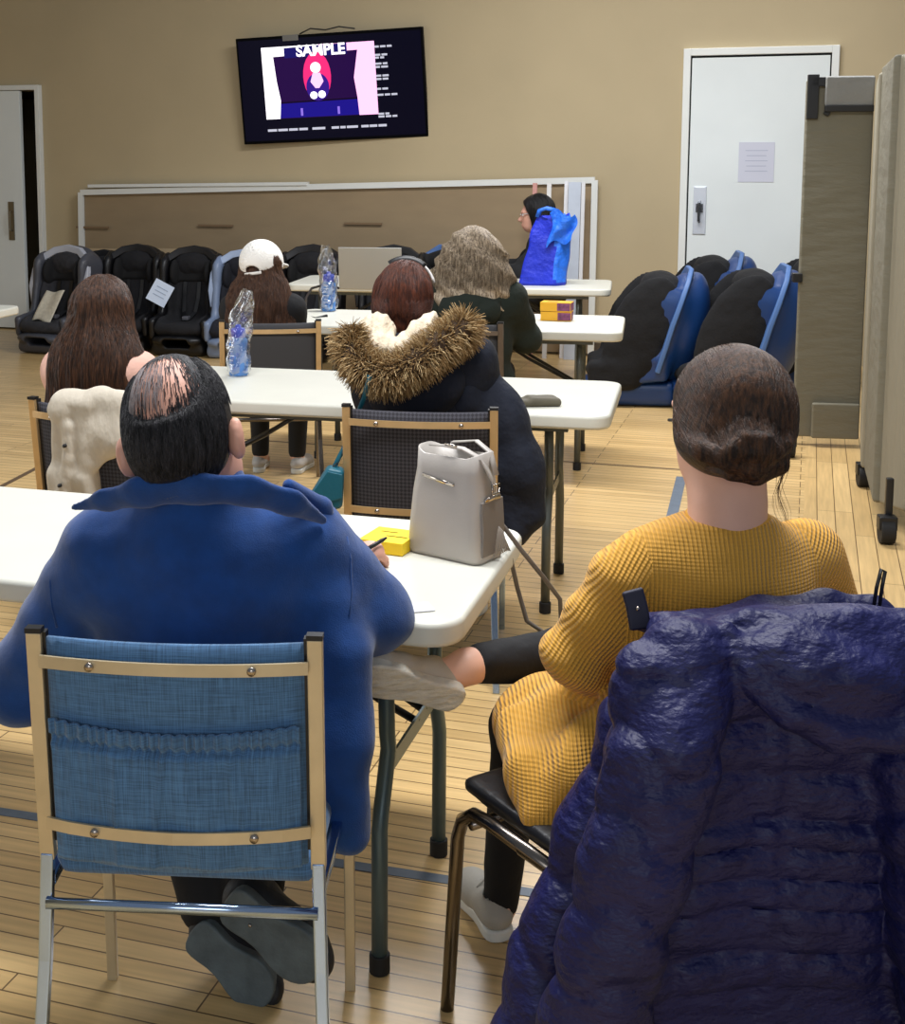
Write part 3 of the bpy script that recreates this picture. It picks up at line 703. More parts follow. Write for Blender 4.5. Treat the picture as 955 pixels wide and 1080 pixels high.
# ================================================================== CHILD CAR SEATS
def seat_mats(key, shell, pad, rim, head, wrap=False):
    return dict(wrap=wrap, shell=M(key+'_shell', shell, .4), pad=M(key+'_padding', pad, .9, var=(40, .25), bump=(60, .4, (1, 1, 1), .006)), rim=M(key+'_rim', rim, .5), head=M(key+'_headrest', head, .9, bump=(90, .3, (1, 1, 1), .004)))
def make_carseat(mm):
    t = thing('child_car_seat', 'x', 'car seat', (0, 0, 0), 0, 'child car seats lined up along the wall')
    R = rotm(-.2, 0, 0)
    s = SDF(); s.box((0, .18, .44), (.42, .09, .52), .045, R=R); s.ell((0, .235, .62), (.205, .085, .16), R=R, k=.06)
    for x in (-.2, .2):
        s.box((x, .09, .47), (.055, .24, .40), .027, R=R, k=.05); s.box((x, -.05, .22), (.055, .42, .16), .027, k=.05, R=rotm(.12, 0, 0)); s.ell((x, .12, .62), (.035, .13, .12), R=R, k=.04)
    if mm.get('wrap'): s.ell((0, .27, .45), (.215, .13, .35), R=R, k=.06)
    s.build('shell', mm['shell'], t, h=.013)
    s = SDF(); s.box((0, .0, .08), (.38, .44, .15), .05); s.box((0, -.2, .05), (.42, .12, .09), .04, k=.04); s.ell((0, -.24, .12), (.2, .1, .05), k=.04)
    s.box((0, -.1, .1), (.2, .5, .06), .02, sub=True, k=.02)
    s.build('base', mm['shell'], t, h=.013)
    s = SDF(); s.box((0, .115, .43), (.385, .06, .52), .024, R=R, k=.03); s.ell((0, .13, .66), (.17, .06, .085), R=R, k=.04); s.box((0, -.06, .2), (.35, .38, .08), .035, R=rotm(.1, 0, 0), k=.05)
    for x in (-.155, .155): s.ell((x, .07, .4), (.035, .09, .16), R=R, k=.04); s.ell((x, -.08, .235), (.035, .17, .05), k=.04)
    if mm.get('wrap'):
        for x in (-.2, .2): s.ell((x, .0, .44), (.052, .19, .36), R=rotm(-.38, 0, 0), k=.04); s.box((x, -.16, .2), (.075, .28, .15), .035, k=.05)
        s.ell((0, .13, .70), (.19, .13, .10), R=R, k=.05)
    s.ell((0, -.26, .2), (.17, .05, .045), k=.05)
    s.build('padding', mm['pad'], t, h=.013, noise=[(14, .006)])
    s = SDF(); s.box((0, .125, .6), (.27, .045, .17), .022, R=R)
    for x in (-.135, .135): s.ell((x, .08, .59), (.03, .08, .1), R=R, k=.03)
    s.build('headrest', mm['head'], t, h=.012)
    pts = [(-.215, .0, .36), (-.23, .0, .48), (-.225, .04, .6), (-.19, .09, .69), (-.11, .13, .745), (0, .14, .765), (.11, .13, .745), (.19, .09, .69), (.225, .04, .6), (.23, .0, .48), (.215, .0, .36)]
    if mm.get('wrap'): pts = [(sx*x, y, z) for sx, row in ((-1, 1), (1, -1)) for x, y, z in [(.238, .10, .22), (.252, .14, .36), (.250, .18, .50), (.238, .225, .63), (.20, .265, .74), (.11, .29, .80)][::row]]
    MB().bar(pts, .05 if mm.get('wrap') else .055, .03 if mm.get('wrap') else .045, (0, 1, 0)).build('rim', mm['rim'], t, bevel=.008)
    for x in (-.055, .055): MB().bar([(x, .09, .52), (x, .06, .4), (x*.8, .02, .3), (x*.3, -.05, .255)], .028, .005, (0, -1, .3)).build('harness_strap', m_black, t, smooth=False)
    MB().box((0, -.06, .262), (.05, .06, .03)).build('buckle', M('buckle_grey', (90, 90, 96), .4), t, bevel=.008)
    return t
def dup(root, loc, rz, label):
    r = root.copy(); COL.objects.link(r); r.location = loc; r.rotation_euler = (0, 0, rz); r['label'] = label
    for ch in list(root.children):
        c = ch.copy(); COL.objects.link(c); c.parent = r
        for g in ch.children: d = g.copy(); COL.objects.link(d); d.parent = c
    return r
csg = make_carseat(seat_mats('grey_seat', (70, 72, 80), (44, 44, 48), (176, 180, 190), (16, 16, 18)))
csb = make_carseat(seat_mats('black_seat', (10, 10, 13), (20, 20, 24), (12, 12, 16), (10, 10, 12)))
csl = make_carseat(seat_mats('pale_seat', (120, 136, 164), (22, 24, 34), (158, 176, 206), (18, 20, 30)))
csn = make_carseat(seat_mats('navy_seat', (18, 54, 106), (5, 5, 8), (70, 104, 156), (4, 4, 7), True))
def put(o, px, py, S, rz, label, first=False):
    p = Z(px, py, 0)
    if first: o.location = p; o.rotation_euler = (0, 0, rz); o['label'] = label; r = o
    else: r = dup(o, p, rz, label)
    r.scale = (S, S, S)
    return r
f0 = math.radians
put(csg, 64, 369, 1.12, f0(-22), 'grey rimmed child car seat with a cream leaflet, leftmost by the doorway', True)
put(csb, 106, 363, 1.04, f0(-8), 'black car seat half hidden directly behind the grey rimmed one', True)
put(csb, 140, 367, 1.12, f0(-12), 'black car seat just right of the long brown haired woman, left of the tagged one')
put(csb, 200, 371, 1.12, f0(-12), 'black car seat with a white tag hanging on its back')
put(csl, 256, 374, 1.1, f0(-10), 'pale blue rimmed car seat behind the white cap', True)
put(csb, 325, 377, 1.16, f0(-14), 'black car seat behind the second water bottle, left of the laptop')
put(csb, 412, 378, 1.16, f0(-10), 'black car seat hidden behind the laptop lid')
put(csn, 472, 378, 1.1, f0(-12), 'navy car seat between the laptop and the grey haired woman', True)
put(csn, 672, 424, 1.1, f0(-98), 'large navy car seat nearest the yellow boxes, base showing on the floor')
put(csn, 728, 398, 1.14, f0(-98), 'navy car seat standing back against the white door, second from the left')
put(csn, 768, 430, 1.14, f0(-98), 'navy car seat directly above the mustard woman, third from the left')
put(csn, 832, 408, 1.16, f0(-98), 'navy car seat half hidden by the grey room divider')
# ================================================================== PEOPLE
m_skin = M('skin', (214, 160, 138), .5, var=(10, .08), bump=(120, .12, (1, 1, 1), .002))
m_skin_fair = M('fair_skin', (226, 178, 154), .5, var=(9, .08), bump=(120, .12, (1, 1, 1), .002))
m_fleece = M('blue_fleece', (12, 62, 124), .95, var=(22, .16), bump=(5, .45, (1, 1, 1), .03), bump2=(420, .5, (1, 1, 1), .002), sheen=.25)
m_blacktr = M('black_trousers', (12, 12, 15), .85, bump=(14, .4, (1, 1, 1), .015))
m_shoe_dark = M('dark_shoe', (26, 28, 32), .6, var=(30, .2), bump=(90, .5, (1, 1, 1), .004))
m_sole_dark = M('dark_shoe_sole', (84, 94, 97), .65, var=(24, .25), bump=(160, .5, (1, 1, 1), .003))
m_shoe_grey = M('grey_shoe', (176, 172, 162), .7, bump=(200, .3, (1, 1, 1), .002))
m_dkh = hairmat('near_black_hair', (8, 8, 9), (34, 32, 34))
m_brh = hairmat('dark_brown_hair', (26, 15, 9), (56, 34, 20))
m_brh_s = hairmat('brown_hair_strand', (32, 19, 11), (100, 66, 40), .36)
m_lbh = hairmat('long_brown_hair', (34, 20, 12), (96, 62, 40))
m_auh = hairmat('auburn_hair', (50, 23, 15), (110, 58, 36))
m_grh = hairmat('grey_blond_hair', (98, 82, 62), (208, 188, 160))
m_blh = hairmat('black_hair', (6, 5, 6), (24, 20, 20))
m_eye = M('eye_white', (230, 226, 222), .2); m_iris = M('iris_brown', (52, 34, 24), .2)
def ellp(c, r, R, az, el, off=1.0):
    """point on an ellipsoid: azimuth az (0 = +x, -90 = back), elevation el, degrees"""
    a, e = math.radians(az), math.radians(el)
    return V(c) + R @ V((r[0]*math.cos(e)*math.cos(a)*off, r[1]*math.cos(e)*math.sin(a)*off, r[2]*math.sin(e)*off))
def head(s, c, R, k=1.0, neck=None, nr=.058, eo=0., ez=0.):
    """a head facing R @ +Y, centre of the cranium c"""
    c = V(c); P = lambda x, y, z: c + R @ (V((x, y, z))*k)
    s.ell(P(0, -.012, .012), (.076*k, .095*k, .098*k), R=R, k=.02)
    s.ell(P(0, .032, -.03), (.062*k, .068*k, .085*k), R=R, k=.04)
    s.ell(P(0, .055, -.085), (.036*k, .036*k, .03*k), R=R, k=.04)
    s.cap(P(0, .09, .0), P(0, .112, -.033), .009*k, .014*k, k=.012)                       # nose
    s.ell(P(0, .098, -.066), (.022*k, .008*k, .006*k), R=R, k=.006); s.ell(P(0, .096, -.077), (.019*k, .008*k, .006*k), R=R, k=.006)
    for x in (-1, 1):
        s.ell(P(x*.03, .1, .0), (.019*k, .013*k, .011*k), R=R, k=.012, sub=True)
        s.cap(P(x*.014, .094, .018), P(x*.045, .082, .02), .008*k, .006*k, k=.012)        # brow
        Re = R @ rotm(.1, 0, x*.35)
        s.ell(P(x*(.082+eo), -.012, -.012+ez), (.013*k, .021*k, .034*k), R=Re, k=.008); s.ell(P(x*(.094+eo), -.005, -.009+ez), (.006*k, .011*k, .02*k), R=Re, k=.006, sub=True)
        s.ell(P(x*.080, .002, -.038), (.008*k, .01*k, .012*k), R=R, k=.008)
    if neck is not None:
        s.cap(P(0, -.015, -.05), neck, nr*k*.95, nr*k, k=.04)
def eyes(parent, c, R, org, k=1.0):
    for x in (-1, 1):
        p = V(c) + R @ (V((x*.03, .084, .0))*k)
        o = MB().sphere(p, .0115*k, 12).build('eye', m_eye, parent, org=org)
        MB().sphere(V(c) + R @ (V((x*.03, .0925, .0))*k), .0048*k, 10).build('iris', m_iris, o, org=org)
def hand(s, w, fwd, up, side, k=1.0, curl=.5, pinch=False):
    """palm, four unequal bent fingers and a thumb leaving the side; side = +1 puts the thumb on fwd x up"""
    f = V(fwd).normalized(); u = V(up); u = (u-f*u.dot(f)).normalized(); sd = f.cross(u)*side; w = V(w)
    P = lambda a, b, c: w + (f*a + sd*b + u*c)*k
    s.chain([P(0, 0, 0), P(.035, 0, 0), P(.078, 0, .002)], [.024*k, .029*k, .03*k], k=.012, flat=(u, 2.0))
    for i, (b, L, r) in enumerate(((.028, .070, .0088), (.0095, .078, .009), (-.009, .072, .0086), (-.027, .056, .0076))):
        ang = 0; p = P(.07, b*.85, .002); pts = [p]; d0 = f + sd*(b*2.2)
        for q, fr in enumerate((.44, .31, .25)):
            ang += curl*(.75 if q == 0 else 1.0); d = (f*math.cos(ang) - u*math.sin(ang) + sd*b*2.0).normalized(); p = p + d*L*fr*k; pts.append(p)
        s.chain(pts, [r*k, r*k*.97, r*k*.9, r*k*.78], k=.004)
    a = P(.018, .02, -.002); b_ = P(.045, .047, -.012); c = P(.072, .05, -.024); d = P(.092, .038, -.034)
    s.chain([a, b_, c, d], [.014*k, .012*k, .0105*k, .009*k], k=.006)
def shoe(heel, toe, up, wd, names, mats, parent, org, high=.075):
    heel = V(heel); toe = V(toe); f = (toe-heel); L = f.length; f.normalize(); u = V(up); u = (u-f*u.dot(f)).normalized(); sd = f.cross(u)
    Mx = Matrix((( sd.x, f.x, u.x, heel.x), (sd.y, f.y, u.y, heel.y), (sd.z, f.z, u.z, heel.z), (0, 0, 0, 1)))
    prof = [(0, .0), (.006, .12), (.02, .23), (.045, .31), (.08, .355), (.14, .37), (.22, .36), (.32, .335), (.42, .34), (.52, .385), (.62, .44), (.7, .465), (.77, .46), (.84, .425), (.9, .365), (.945, .285), (.975, .2), (.993, .1), (1, 0)]
    out = [(x*wd, y*L) for y, x in prof] + [(-x*wd*.92, y*L) for y, x in prof[-2:0:-1]]
    mb = MB().prism(out, 0, .026); me = mb.mesh(names[0]); me.transform(Mx)
    new_obj(names[0], me, mats[0], parent, True, .006, org)
    s = SDF()
    s.chain([(0, .13*L, .045), (0, .3*L, .05), (0, .55*L, .042), (0, .75*L, .034), (0, .9*L, .026)], [wd*.34, wd*.36, wd*.39, wd*.42, wd*.3], k=.02, flat=((0, 0, 1), 1.15))
    s.cap((0, .16*L, .05), (0, .2*L, high), wd*.34, wd*.32, k=.02)
    s.box((0, L/2, -.1), (1, 1, .22), .0, sub=True, k=.004); s.cap((0, .2*L, high+.01), (0, .22*L, high+.08), wd*.24, wd*.24, sub=True, k=.01)
    s.build(names[1], mats[1], parent, h=.006, org=org, xf=Mx)
    mb = MB()
    for q in range(4):
        y = (.42+.08*q)*L; z = .078-.010*q; mb.tube([(-wd*.2, y, z-.006), (0, y+.004, z+.008), (wd*.2, y, z-.006)], .0028, 6)
    me = mb.mesh('laces'); me.transform(Mx); new_obj('laces', me, mats[-1], parent, True, 0, org)
def rnd(a, b, n=None): return rng.uniform(a, b, n)
# ------------------------------------------------------------------ man in the blue fleece
def man():
    org = C1[0] + V((.0, .1, 0))
    W_ = W
    neck = W_(208, 500, 2.34); hc = W_(191, 447, 2.31); R = rotm(-.22, -.20, -.16); k = 1.12
    sh = [W_(112, 580, 2.36), W_(322, 572, 2.38)]
    el = [W_(22, 722, 2.42), W_(392, 648, 2.42)]
    wr = [W_(140, 590, 2.78), W_(358, 592, 2.70)]
    hipc = W_(200, 880, 2.28); hip = [hipc+V((-.1, .02, .0)), hipc+V((.1, .02, .0))]
    hip = [V((hipc.x-.1, 2.3, .54)), V((hipc.x+.1, 2.3, .54))]
    kn = [V((hipc.x-.14, 2.74, .56)), V((hipc.x+.16, 2.74, .56))]
    an = [W_(222, 962, 2.47), W_(268, 940, 2.44)]
    s = SDF(); head(s, hc, R, k, neck, .062, .010, -.026)
    s.ell(W_(208, 600, 2.36), (.19, .10, .17)); s.ell(W_(205, 740, 2.32), (.18, .11, .2)); s.ell((hipc.x, 2.29, .55), (.18, .13, .1), k=.05)
    s.cap(neck, W_(208, 560, 2.36), .065, .08, k=.05)
    for i in (0, 1):
        s.cap(W_(208, 575, 2.36), sh[i], .06, .055); s.cap(sh[i], el[i], .05, .042); s.cap(el[i], wr[i], .04, .028)
        s.cap(hip[i], kn[i], .075, .058); s.cap(kn[i], an[i], .055, .036)
        s.cap(an[i], an[i]+V((.03, .02, -.05)), .036, .03)
    hand(s, wr[0], (.5, .75, -.1), (0, 0, 1), 1, 1, .35)
    hd = Z(388, 582, .775)
    hand(s, wr[1]+V((.0, .0, 0)), (hd-wr[1]), (.35, -.1, 1), -1, 1.0, .55)
    body = s.build('person', m_skin, None, h=.0065, org=org); body.location = org
    tag(body, 'balding man in a blue fleece jacket seated at the nearest table, writing, seen from behind', 'person')
    eyes(body, hc, R, org, k)
    # jacket
    j = SDF(); kk = .05
    fold = lambda P: .0045*np.sin(P[..., 2]*38+P[..., 0]*9)*np.sin(P[..., 0]*11+1)
    j.ell(W_(210, 612, 2.345), (.222, .125, .17), k=kk, disp=fold); j.ell(W_(208, 740, 2.325), (.208, .135, .2), k=kk, disp=fold)
    j.box(W_(214, 815, 2.31), (.49, .24, .30), .09, k=.06, disp=fold)
    j.cap(W_(118, 583, 2.355), W_(318, 573, 2.375), .075, .075, k=.06)
    j.cap(W_(208, 555, 2.34), W_(210, 518, 2.33), .125, .085, k=.05, flat=((0, 1, 0), 1.05))
    slv = lambda P: .0025*np.sin(P[..., 2]*60+P[..., 0]*30)
    for i, (ra, rb) in enumerate(((.080, .074), (.080, .075))):
        j.cap(sh[i], el[i], ra, rb, k=.035, disp=slv); j.cap(el[i], el[i]*.25+wr[i]*.75, rb, .05, k=.03, disp=slv)
    j.chain([W_(370, 690, 2.3), W_(368, 780, 2.27), W_(370, 880, 2.25)], [.036, .036, .034], k=.05, flat=((0, 1, 0), .9)); j.cap(W_(345, 640, 2.33), W_(352, 740, 2.3), .05, .05, k=.05)
    j.chain([W_(52, 790, 2.3), W_(58, 870, 2.27)], [.025, .02], k=.05)
    j.box(W_(210, 960, 2.3), (.9, .6, .12), .0, sub=True, k=.01)
    # collar
    j.cap(W_(205, 512, 2.34), W_(198, 470, 2.35), .066, .085, k=.008, sub=True)
    jk = j.build('fleece_jacket', m_fleece, body, h=.0065, noise=[(7, .004), (18, .002)], org=org)
    # seams
    sm = MB(); 
    c = SDF(); c.chain([W_(80, 535, 2.30), W_(112, 528, 2.27), W_(150, 519, 2.235), W_(205, 515, 2.22), W_(262, 518, 2.23), W_(305, 530, 2.26), W_(340, 549, 2.31)], [.008, .022, .030, .033, .032, .026, .010], k=.02, flat=((0, 1, .55), 2.2)); c.chain([W_(305, 512, 2.30), W_(340, 535, 2.36), W_(352, 560, 2.36)], [.012, .016, .008], k=.015)
    c.build('jacket_collar', m_fleece, jk, h=.0045, noise=[(14, .003)], org=org)
    t = SDF()
    for i in (0, 1): t.cap(hip[i], kn[i], .095, .078); t.cap(kn[i], an[i]+V((0, 0, .02)), .075, .062)
    t.ell((hipc.x, 2.31, .54), (.2, .15, .09), k=.05); t.build('trousers', m_blacktr, body, h=.01, noise=[(12, .006)], org=org)
    shoe(W_(236, 952, 2.33), W_(336, 1030, 2.27), (-.05, .97, .2), .128, ('shoe_sole', 'shoe_upper'), (m_sole_dark, m_shoe_dark), body, org)
    shoe(W_(200, 984, 2.40), W_(284, 1058, 2.34), (-.35, .9, .3), .115, ('shoe_sole', 'shoe_upper'), (m_sole_dark, m_shoe_dark), body, org)
    for px, py, d in ((264, 976, 2.313),): MB().sphere(W_(px, py, d), .004, 8).build('sole_stud', m_screw, body, org=org)
    bv = Wrap(jk, org)
    for pts_ in ([(54, 590), (53, 615), (55, 640), (60, 662)], [(366, 566), (370, 590), (371, 620), (368, 650)]):
        q = []
        for x0, y0 in pts_:
            d = ray(x0, y0).normalized(); hh = bv.t.ray_cast(V((0, 0, HC)), d, 5)
            if hh[0] is not None: q.append(hh[0])
        if len(q) > 2: MB().tube(q, .0022, 6).build('jacket_seam', m_fleece, jk, org=org)
    # hair: a close cap with the crown left bare
    r = (.0812*k, .0988*k, .1015*k); cc = hc + R @ V((0, -.014, .014)); cc = V(cc)
    h = SDF(); h.ell(cc, r, R=R, k=.01); h.ell(hc + R @ V((0, -.026, -.045)), (.069*k, .078*k, .072*k), R=R, k=.05)
    h.ell(hc + R @ V((0, .085, -.04)), (.12, .085, .12), R=R, sub=True, k=.01)
    h.ell(hc + R @ V((0, .01, -.16)), (.2, .2, .063), R=R, sub=True, k=.012)
    bn = (R.inverted() @ V((-.26, -.60, .77))).normalized(); h.ell(cc + R @ (bn*.112), (.080, .080, .076), sub=True, k=.02); h.ell(cc + R @ V((-.012, .035, .108)), (.056, .085, .05), R=R, sub=True, k=.02)
    hr = h.build('hair', m_dkh, body, h=.0045, org=org)
    paths = []
    for q in range(15000):
        az = rnd(-200, 20); e = rnd(-52, 80)
        dv = ellp(V((0, 0, 0)), (1, 1, 1), Matrix.Identity(3), az, e); ag = math.degrees(math.acos(max(-1, min(1, dv.dot(bn))))); bald = max(0, 1-(ag-26)/30) if ag > 26 else 1; bald = max(bald, .8 if dv.z > .75 and dv.y > -.1 else 0)
        if az > -10 or az < -170: 
            if e < 15: continue
        if bald > 0 and rnd(0, 1) < min(.94, bald*1.0+.12): continue
        pts = []
        for m_ in range(5):
            ee = e - m_*3.2; pts.append(ellp(cc, r, R, az+m_*rnd(-.3, .3), ee, 1.0+.012+.006*m_))
        if e < -24 and -140 < az < -40: pts = [ellp(hc + R @ V((0, -.026, -.045)), (.074*k, .078*k, .075*k), R, az, e+26-m_*3, 1.015) for m_ in range(5)]
        paths.append(pts)
    wr_ = Wrap(hr, org); wb_ = Wrap(body, org); paths = [[max((wr_.on(V(q_), cc, .0008+.0007*i_), wb_.on(V(q_), cc, .0008)), key=lambda a: (a-cc).length) for i_, q_ in enumerate(pt)] for pt in paths]
    strands('hair_strands', paths, .00085, hairmat('black_hair_strand', (10, 11, 14), (62, 60, 64)), hr, org)
    paths = []
    for q in range(260):
        az = rnd(-130, -78); e = rnd(12, 55); paths.append([ellp(cc, r, R, az, e-m_*4, 1.012) for m_ in range(5)])
    paths = [[wb_.on(V(q_), cc, .002) for q_ in pt] for pt in paths]
    strands('grey_crown_hair', paths, .0004, M('grey_hair', (150, 140, 140), .5), hr, org)
    paths = []
    for q in range(900):
        a = rnd(-1, 1); b = rnd(0, 1); p = hc + R @ V((a*.055, -.062+.035*a*a, -.075-.04*b)); paths.append([p + V((0, -.004*m_, -.004*m_)) for m_ in range(4)])
    strands('nape_hair', paths, .0006, M('nape_hair', (120, 114, 114), .5), hr, org)
    return org
man()
# ------------------------------------------------------------------ woman in mustard
def mustard_woman():
    org = CP + V((0, .05, 0))
    m_k1 = knit('mustard_rib_body', (228, 168, 60), 42, 'X', .003); m_k2 = knit('mustard_rib_sleeve', (228, 168, 60), 42, 'X', .003, (0, math.radians(-32), 0)); m_k3 = M('mustard_collar', (220, 160, 58), .85, bump=(160, .5, (1, 1, .1), .004))
    hc = W(769, 440, 2.280); R = rotm(-.12, .05, .42); k = 1.09; neck = W(768, 535, 2.280)
    sh = [W(662, 607, 2.260), W(852, 588, 2.340)]; el = [W(607, 690, 2.300), W(900, 720, 2.450)]; wr = [W(660, 735, 2.520), W(800, 740, 2.580)]
    hip = [W(700, 800, 2.320), W(790, 800, 2.360)]
    kn = [W(548, 765, 2.560), W(600, 690, 2.660)]; an = [W(528, 950, 2.600), W(492, 703, 2.500)]
    s = SDF(); head(s, hc, R, k, neck, .052); s.cap(neck, W(765, 580, 2.280), .054, .07, k=.05)
    s.ell(W(755, 640, 2.280), (.155, .09, .15)); s.ell(W(745, 760, 2.280), (.14, .1, .18)); s.ell(W(742, 820, 2.320), (.17, .13, .1))
    for i in (0, 1):
        s.cap(W(762, 585, 2.290), sh[i], .05, .046); s.cap(sh[i], el[i], .043, .036); s.cap(el[i], wr[i], .035, .024)
        s.cap(hip[i], kn[i], .07, .048); s.cap(kn[i], an[i], .048, .03)
    s.cap(an[0], an[0]+V((0, .02, -.05)), .03, .028); s.cap(an[1], W(462, 716, 2.470), .03, .026); s.chain([W(475, 712, 2.485), W(420, 710, 2.430)], [.026, .022])
    hand(s, wr[0], (.4, .5, -.3), (0, 0, 1), 1, .9, .4); hand(s, wr[1], (-.6, .4, -.3), (0, 0, 1), -1, .9, .4)
    body = s.build('person', m_skin_fair, None, h=.0065, org=org); body.location = org
    tag(body, 'woman in a mustard ribbed tunic and black leggings with her legs crossed', 'person'); eyes(body, hc, R, org, k)
    j = SDF(); kk = .05; fold = lambda P: .004*np.sin(P[..., 2]*30+P[..., 0]*22)
    j.ell(W(752, 632, 2.275), (.185, .112, .16), k=kk, disp=fold); j.ell(W(745, 750, 2.275), (.17, .125, .2), k=kk)
    j.cap(W(690, 597, 2.265), W(838, 588, 2.330), .05, .055, k=.05); j.cap(W(768, 566, 2.285), W(768, 548, 2.285), .092, .074, k=.04, flat=((0, 1, 0), 1.1))
    j.ell(W(742, 815, 2.320), (.2, .15, .12), k=.06)
    j.chain([W(712, 795, 2.320), W(640, 772, 2.380), W(575, 762, 2.460)], [.11, .108, .098], k=.05, mat=0, disp=fold)
    fl = lambda P: .007*np.sin(P[..., 0]*60+P[..., 2]*12)
    j.chain([W(640, 780, 2.24), W(604, 835, 2.19), W(584, 868, 2.17)], [.07, .055, .03], k=.05, flat=((0, 1, 0), 1.6), disp=fl); j.chain([W(565, 775, 2.36), W(570, 820, 2.24), W(574, 860, 2.18)], [.07, .05, .028], k=.05, flat=((0, 1, 0), 1.4), disp=fl); j.chain([W(592, 790, 2.370), W(586, 845, 2.340)], [.078, .038], k=.05, flat=((0, 1, 0), 1.8), disp=fl); j.chain([W(640, 800, 2.300), W(590, 850, 2.320)], [.085, .045], k=.05, flat=((0, 1, 0), 1.8), disp=fl)
    sl = lambda P: .004*np.sin(P[..., 2]*55+P[..., 0]*40)
    j.cap(sh[0], el[0], .062, .056, k=.04, mat=1, disp=sl); j.cap(el[0], el[0]*.2+wr[0]*.8, .056, .043, k=.03, mat=1, disp=sl)
    j.cap(sh[1], el[1], .067, .060, k=.04, mat=1); j.cap(el[1], el[1]*.2+wr[1]*.8, .060, .043, k=.03, mat=1)
    j.box(W(768, 470, 2.285), (.5, .5, 2*(W(768, 470, 2.285).z-W(768, 544, 2.285).z)), .0, k=.006, sub=True); j.cap(W(768, 600, 2.285), W(768, 500, 2.285), .056, .058, k=.004, sub=True)
    tn = j.build('ribbed_tunic', [m_k1, m_k2], body, h=.0065, noise=[(6, .004)], org=org)
    ring = [W(768, 545, 2.285) + V((.066*math.cos(a), .064*math.sin(a), .004*math.sin(a))) for a in [2*PI*q/32 for q in range(33)]]
    MB().tube(ring, .0085, 10, False).build('neckband', m_k3, tn, org=org)
    l = SDF(); l.cap(hip[0], kn[0], .08, .058); l.cap(kn[0], an[0]+V((0, 0, .0)), .056, .038); l.cap(hip[1], kn[1], .08, .056); l.cap(kn[1], W(508, 700, 2.520), .056, .041)
    l.build('leggings', m_blacktr, body, h=.008, noise=[(12, .004)], org=org)
    shoe(W(489, 742, 2.445), W(372, 712, 2.340), (.1, .96, .25), .092, ('shoe_sole', 'shoe_upper'), (M('textured_grey_sole', (206, 203, 190), .7, var=(26, .14, (1, 1, 3)), bump=(34, .9, (1, 1, 2.6), .008)), m_shoe_grey), body, org)
    a0 = an[0]; shoe(V((a0.x-.0, a0.y-.05, .0)), V((a0.x-.07, a0.y+.17, .0)), (0, 0, 1), .09, ('shoe_sole', 'shoe_upper'), (m_white, m_shoe_grey), body, org)
    # hair gathered into a low twisted knot
    r = (.0925*k, .106*k, .104*k); cc = hc + R @ V((0, -.012, .014))
    h = SDF(); h.ell(cc, r, R=R, k=.01); h.ell(W(770, 466, 2.235), (.084, .072, .05), k=.05)
    h.ell(hc + R @ V((0, .10, -.05)), (.13, .10, .13), R=R, sub=True, k=.012); h.ell(hc + R @ V((0, .03, -.165)), (.2, .2, .05), R=R, sub=True, k=.012)
    bun = W(792, 478, 2.165)
    locks = [([(722, 462, 2.24), (742, 474, 2.19), (768, 482, 2.165), (795, 492, 2.16), (818, 490, 2.18)], .017), ([(832, 455, 2.24), (822, 468, 2.19), (800, 476, 2.155), (775, 474, 2.155), (752, 482, 2.185)], .017),
             ([(750, 490, 2.22), (772, 496, 2.18), (798, 500, 2.175), (822, 490, 2.19), (826, 474, 2.2)], .014), ([(770, 468, 2.18), (785, 462, 2.155), (806, 464, 2.155), (816, 476, 2.165), (804, 486, 2.15)], .013)]
    locks = [([W(q[0], q[1], q[2]-.016) for q in l_], r_*1.12) for l_, r_ in locks]
    for l_, r_ in locks: h.chain(l_, [r_*.7, r_, r_*1.1, r_, r_*.7], k=.006)
    hr = h.build('hair', m_brh, body, h=.0045, org=org)
    paths = []; b1 = R.inverted() @ (bun-cc); b1 = V((b1.x/r[0], b1.y/r[1], b1.z/r[2])).normalized()
    for q in range(9000):
        az = rnd(-215, 35); e = rnd(-10, 88); p0 = ellp(V((0, 0, 0)), (1, 1, 1), Matrix.Identity(3), az, e)
        if p0.y > .35 and p0.z < .45: continue
        bb_ = (b1 + V((rnd(-.16, .16), 0, rnd(-.1, .1)))).normalized()
        tot = rnd(.3, .9); st = rnd(0, .92-tot) if tot < .9 else 0; pts = []; o_ = 1.006+.016*rnd(0, 1); wv_ = rnd(-.03, .03)
        for m_ in range(9):
            t = st+tot*m_/8; d = p0.slerp(bb_, t*.9) + V((0, 0, wv_*math.sin(t*PI))); d.normalize(); pts.append(cc + R @ V((d.x*r[0]*o_, d.y*r[1]*o_, d.z*r[2]*o_)))
        paths.append(pts)
    for q in range(2600):
        l_, r_ = locks[int(rnd(0, 3.99))]; a_ = rnd(0, 2*PI); off = V((0, math.cos(a_), math.sin(a_)))*r_*rnd(.95, 1.2); s0 = rnd(0, .4); tw = rnd(.5, 1.2); pts = []
        for m_ in range(9):
            t = min(3.999, (s0+.6*m_/8)*4); i_ = int(t); c_ = l_[i_].lerp(l_[i_+1], t-i_); a2 = a_+tw*t*.5; pts.append(c_ + V((0, math.cos(a2), math.sin(a2)))*r_*(1.06-.09*abs(t-2)))
        paths.append(pts)
    wp_ = Wrap(hr, org); nb = len(paths)-2600; paths = [[wp_.on(V(q_), cc, o2) for q_ in pt] if i_ < nb else [wp_.on(V(q_), cc, .001) for q_ in pt] for i_, pt in enumerate(paths) for o2 in (rnd(.0, .0022),)]
    strands('hair_strands', paths, .0009, m_brh_s, hr, org)
    loose = []
    for q in range(14):
        x = rnd(818, 828); loose.append([W(x+ (5*math.sin(t*.8+q*.15)) + q*.3, 478+t*9, 2.33) for t in range(9)])
    for q in range(30):
        x = rnd(735, 800); loose.append([W(x+t*.6, 492+t*2.0, 2.325) for t in range(9)])
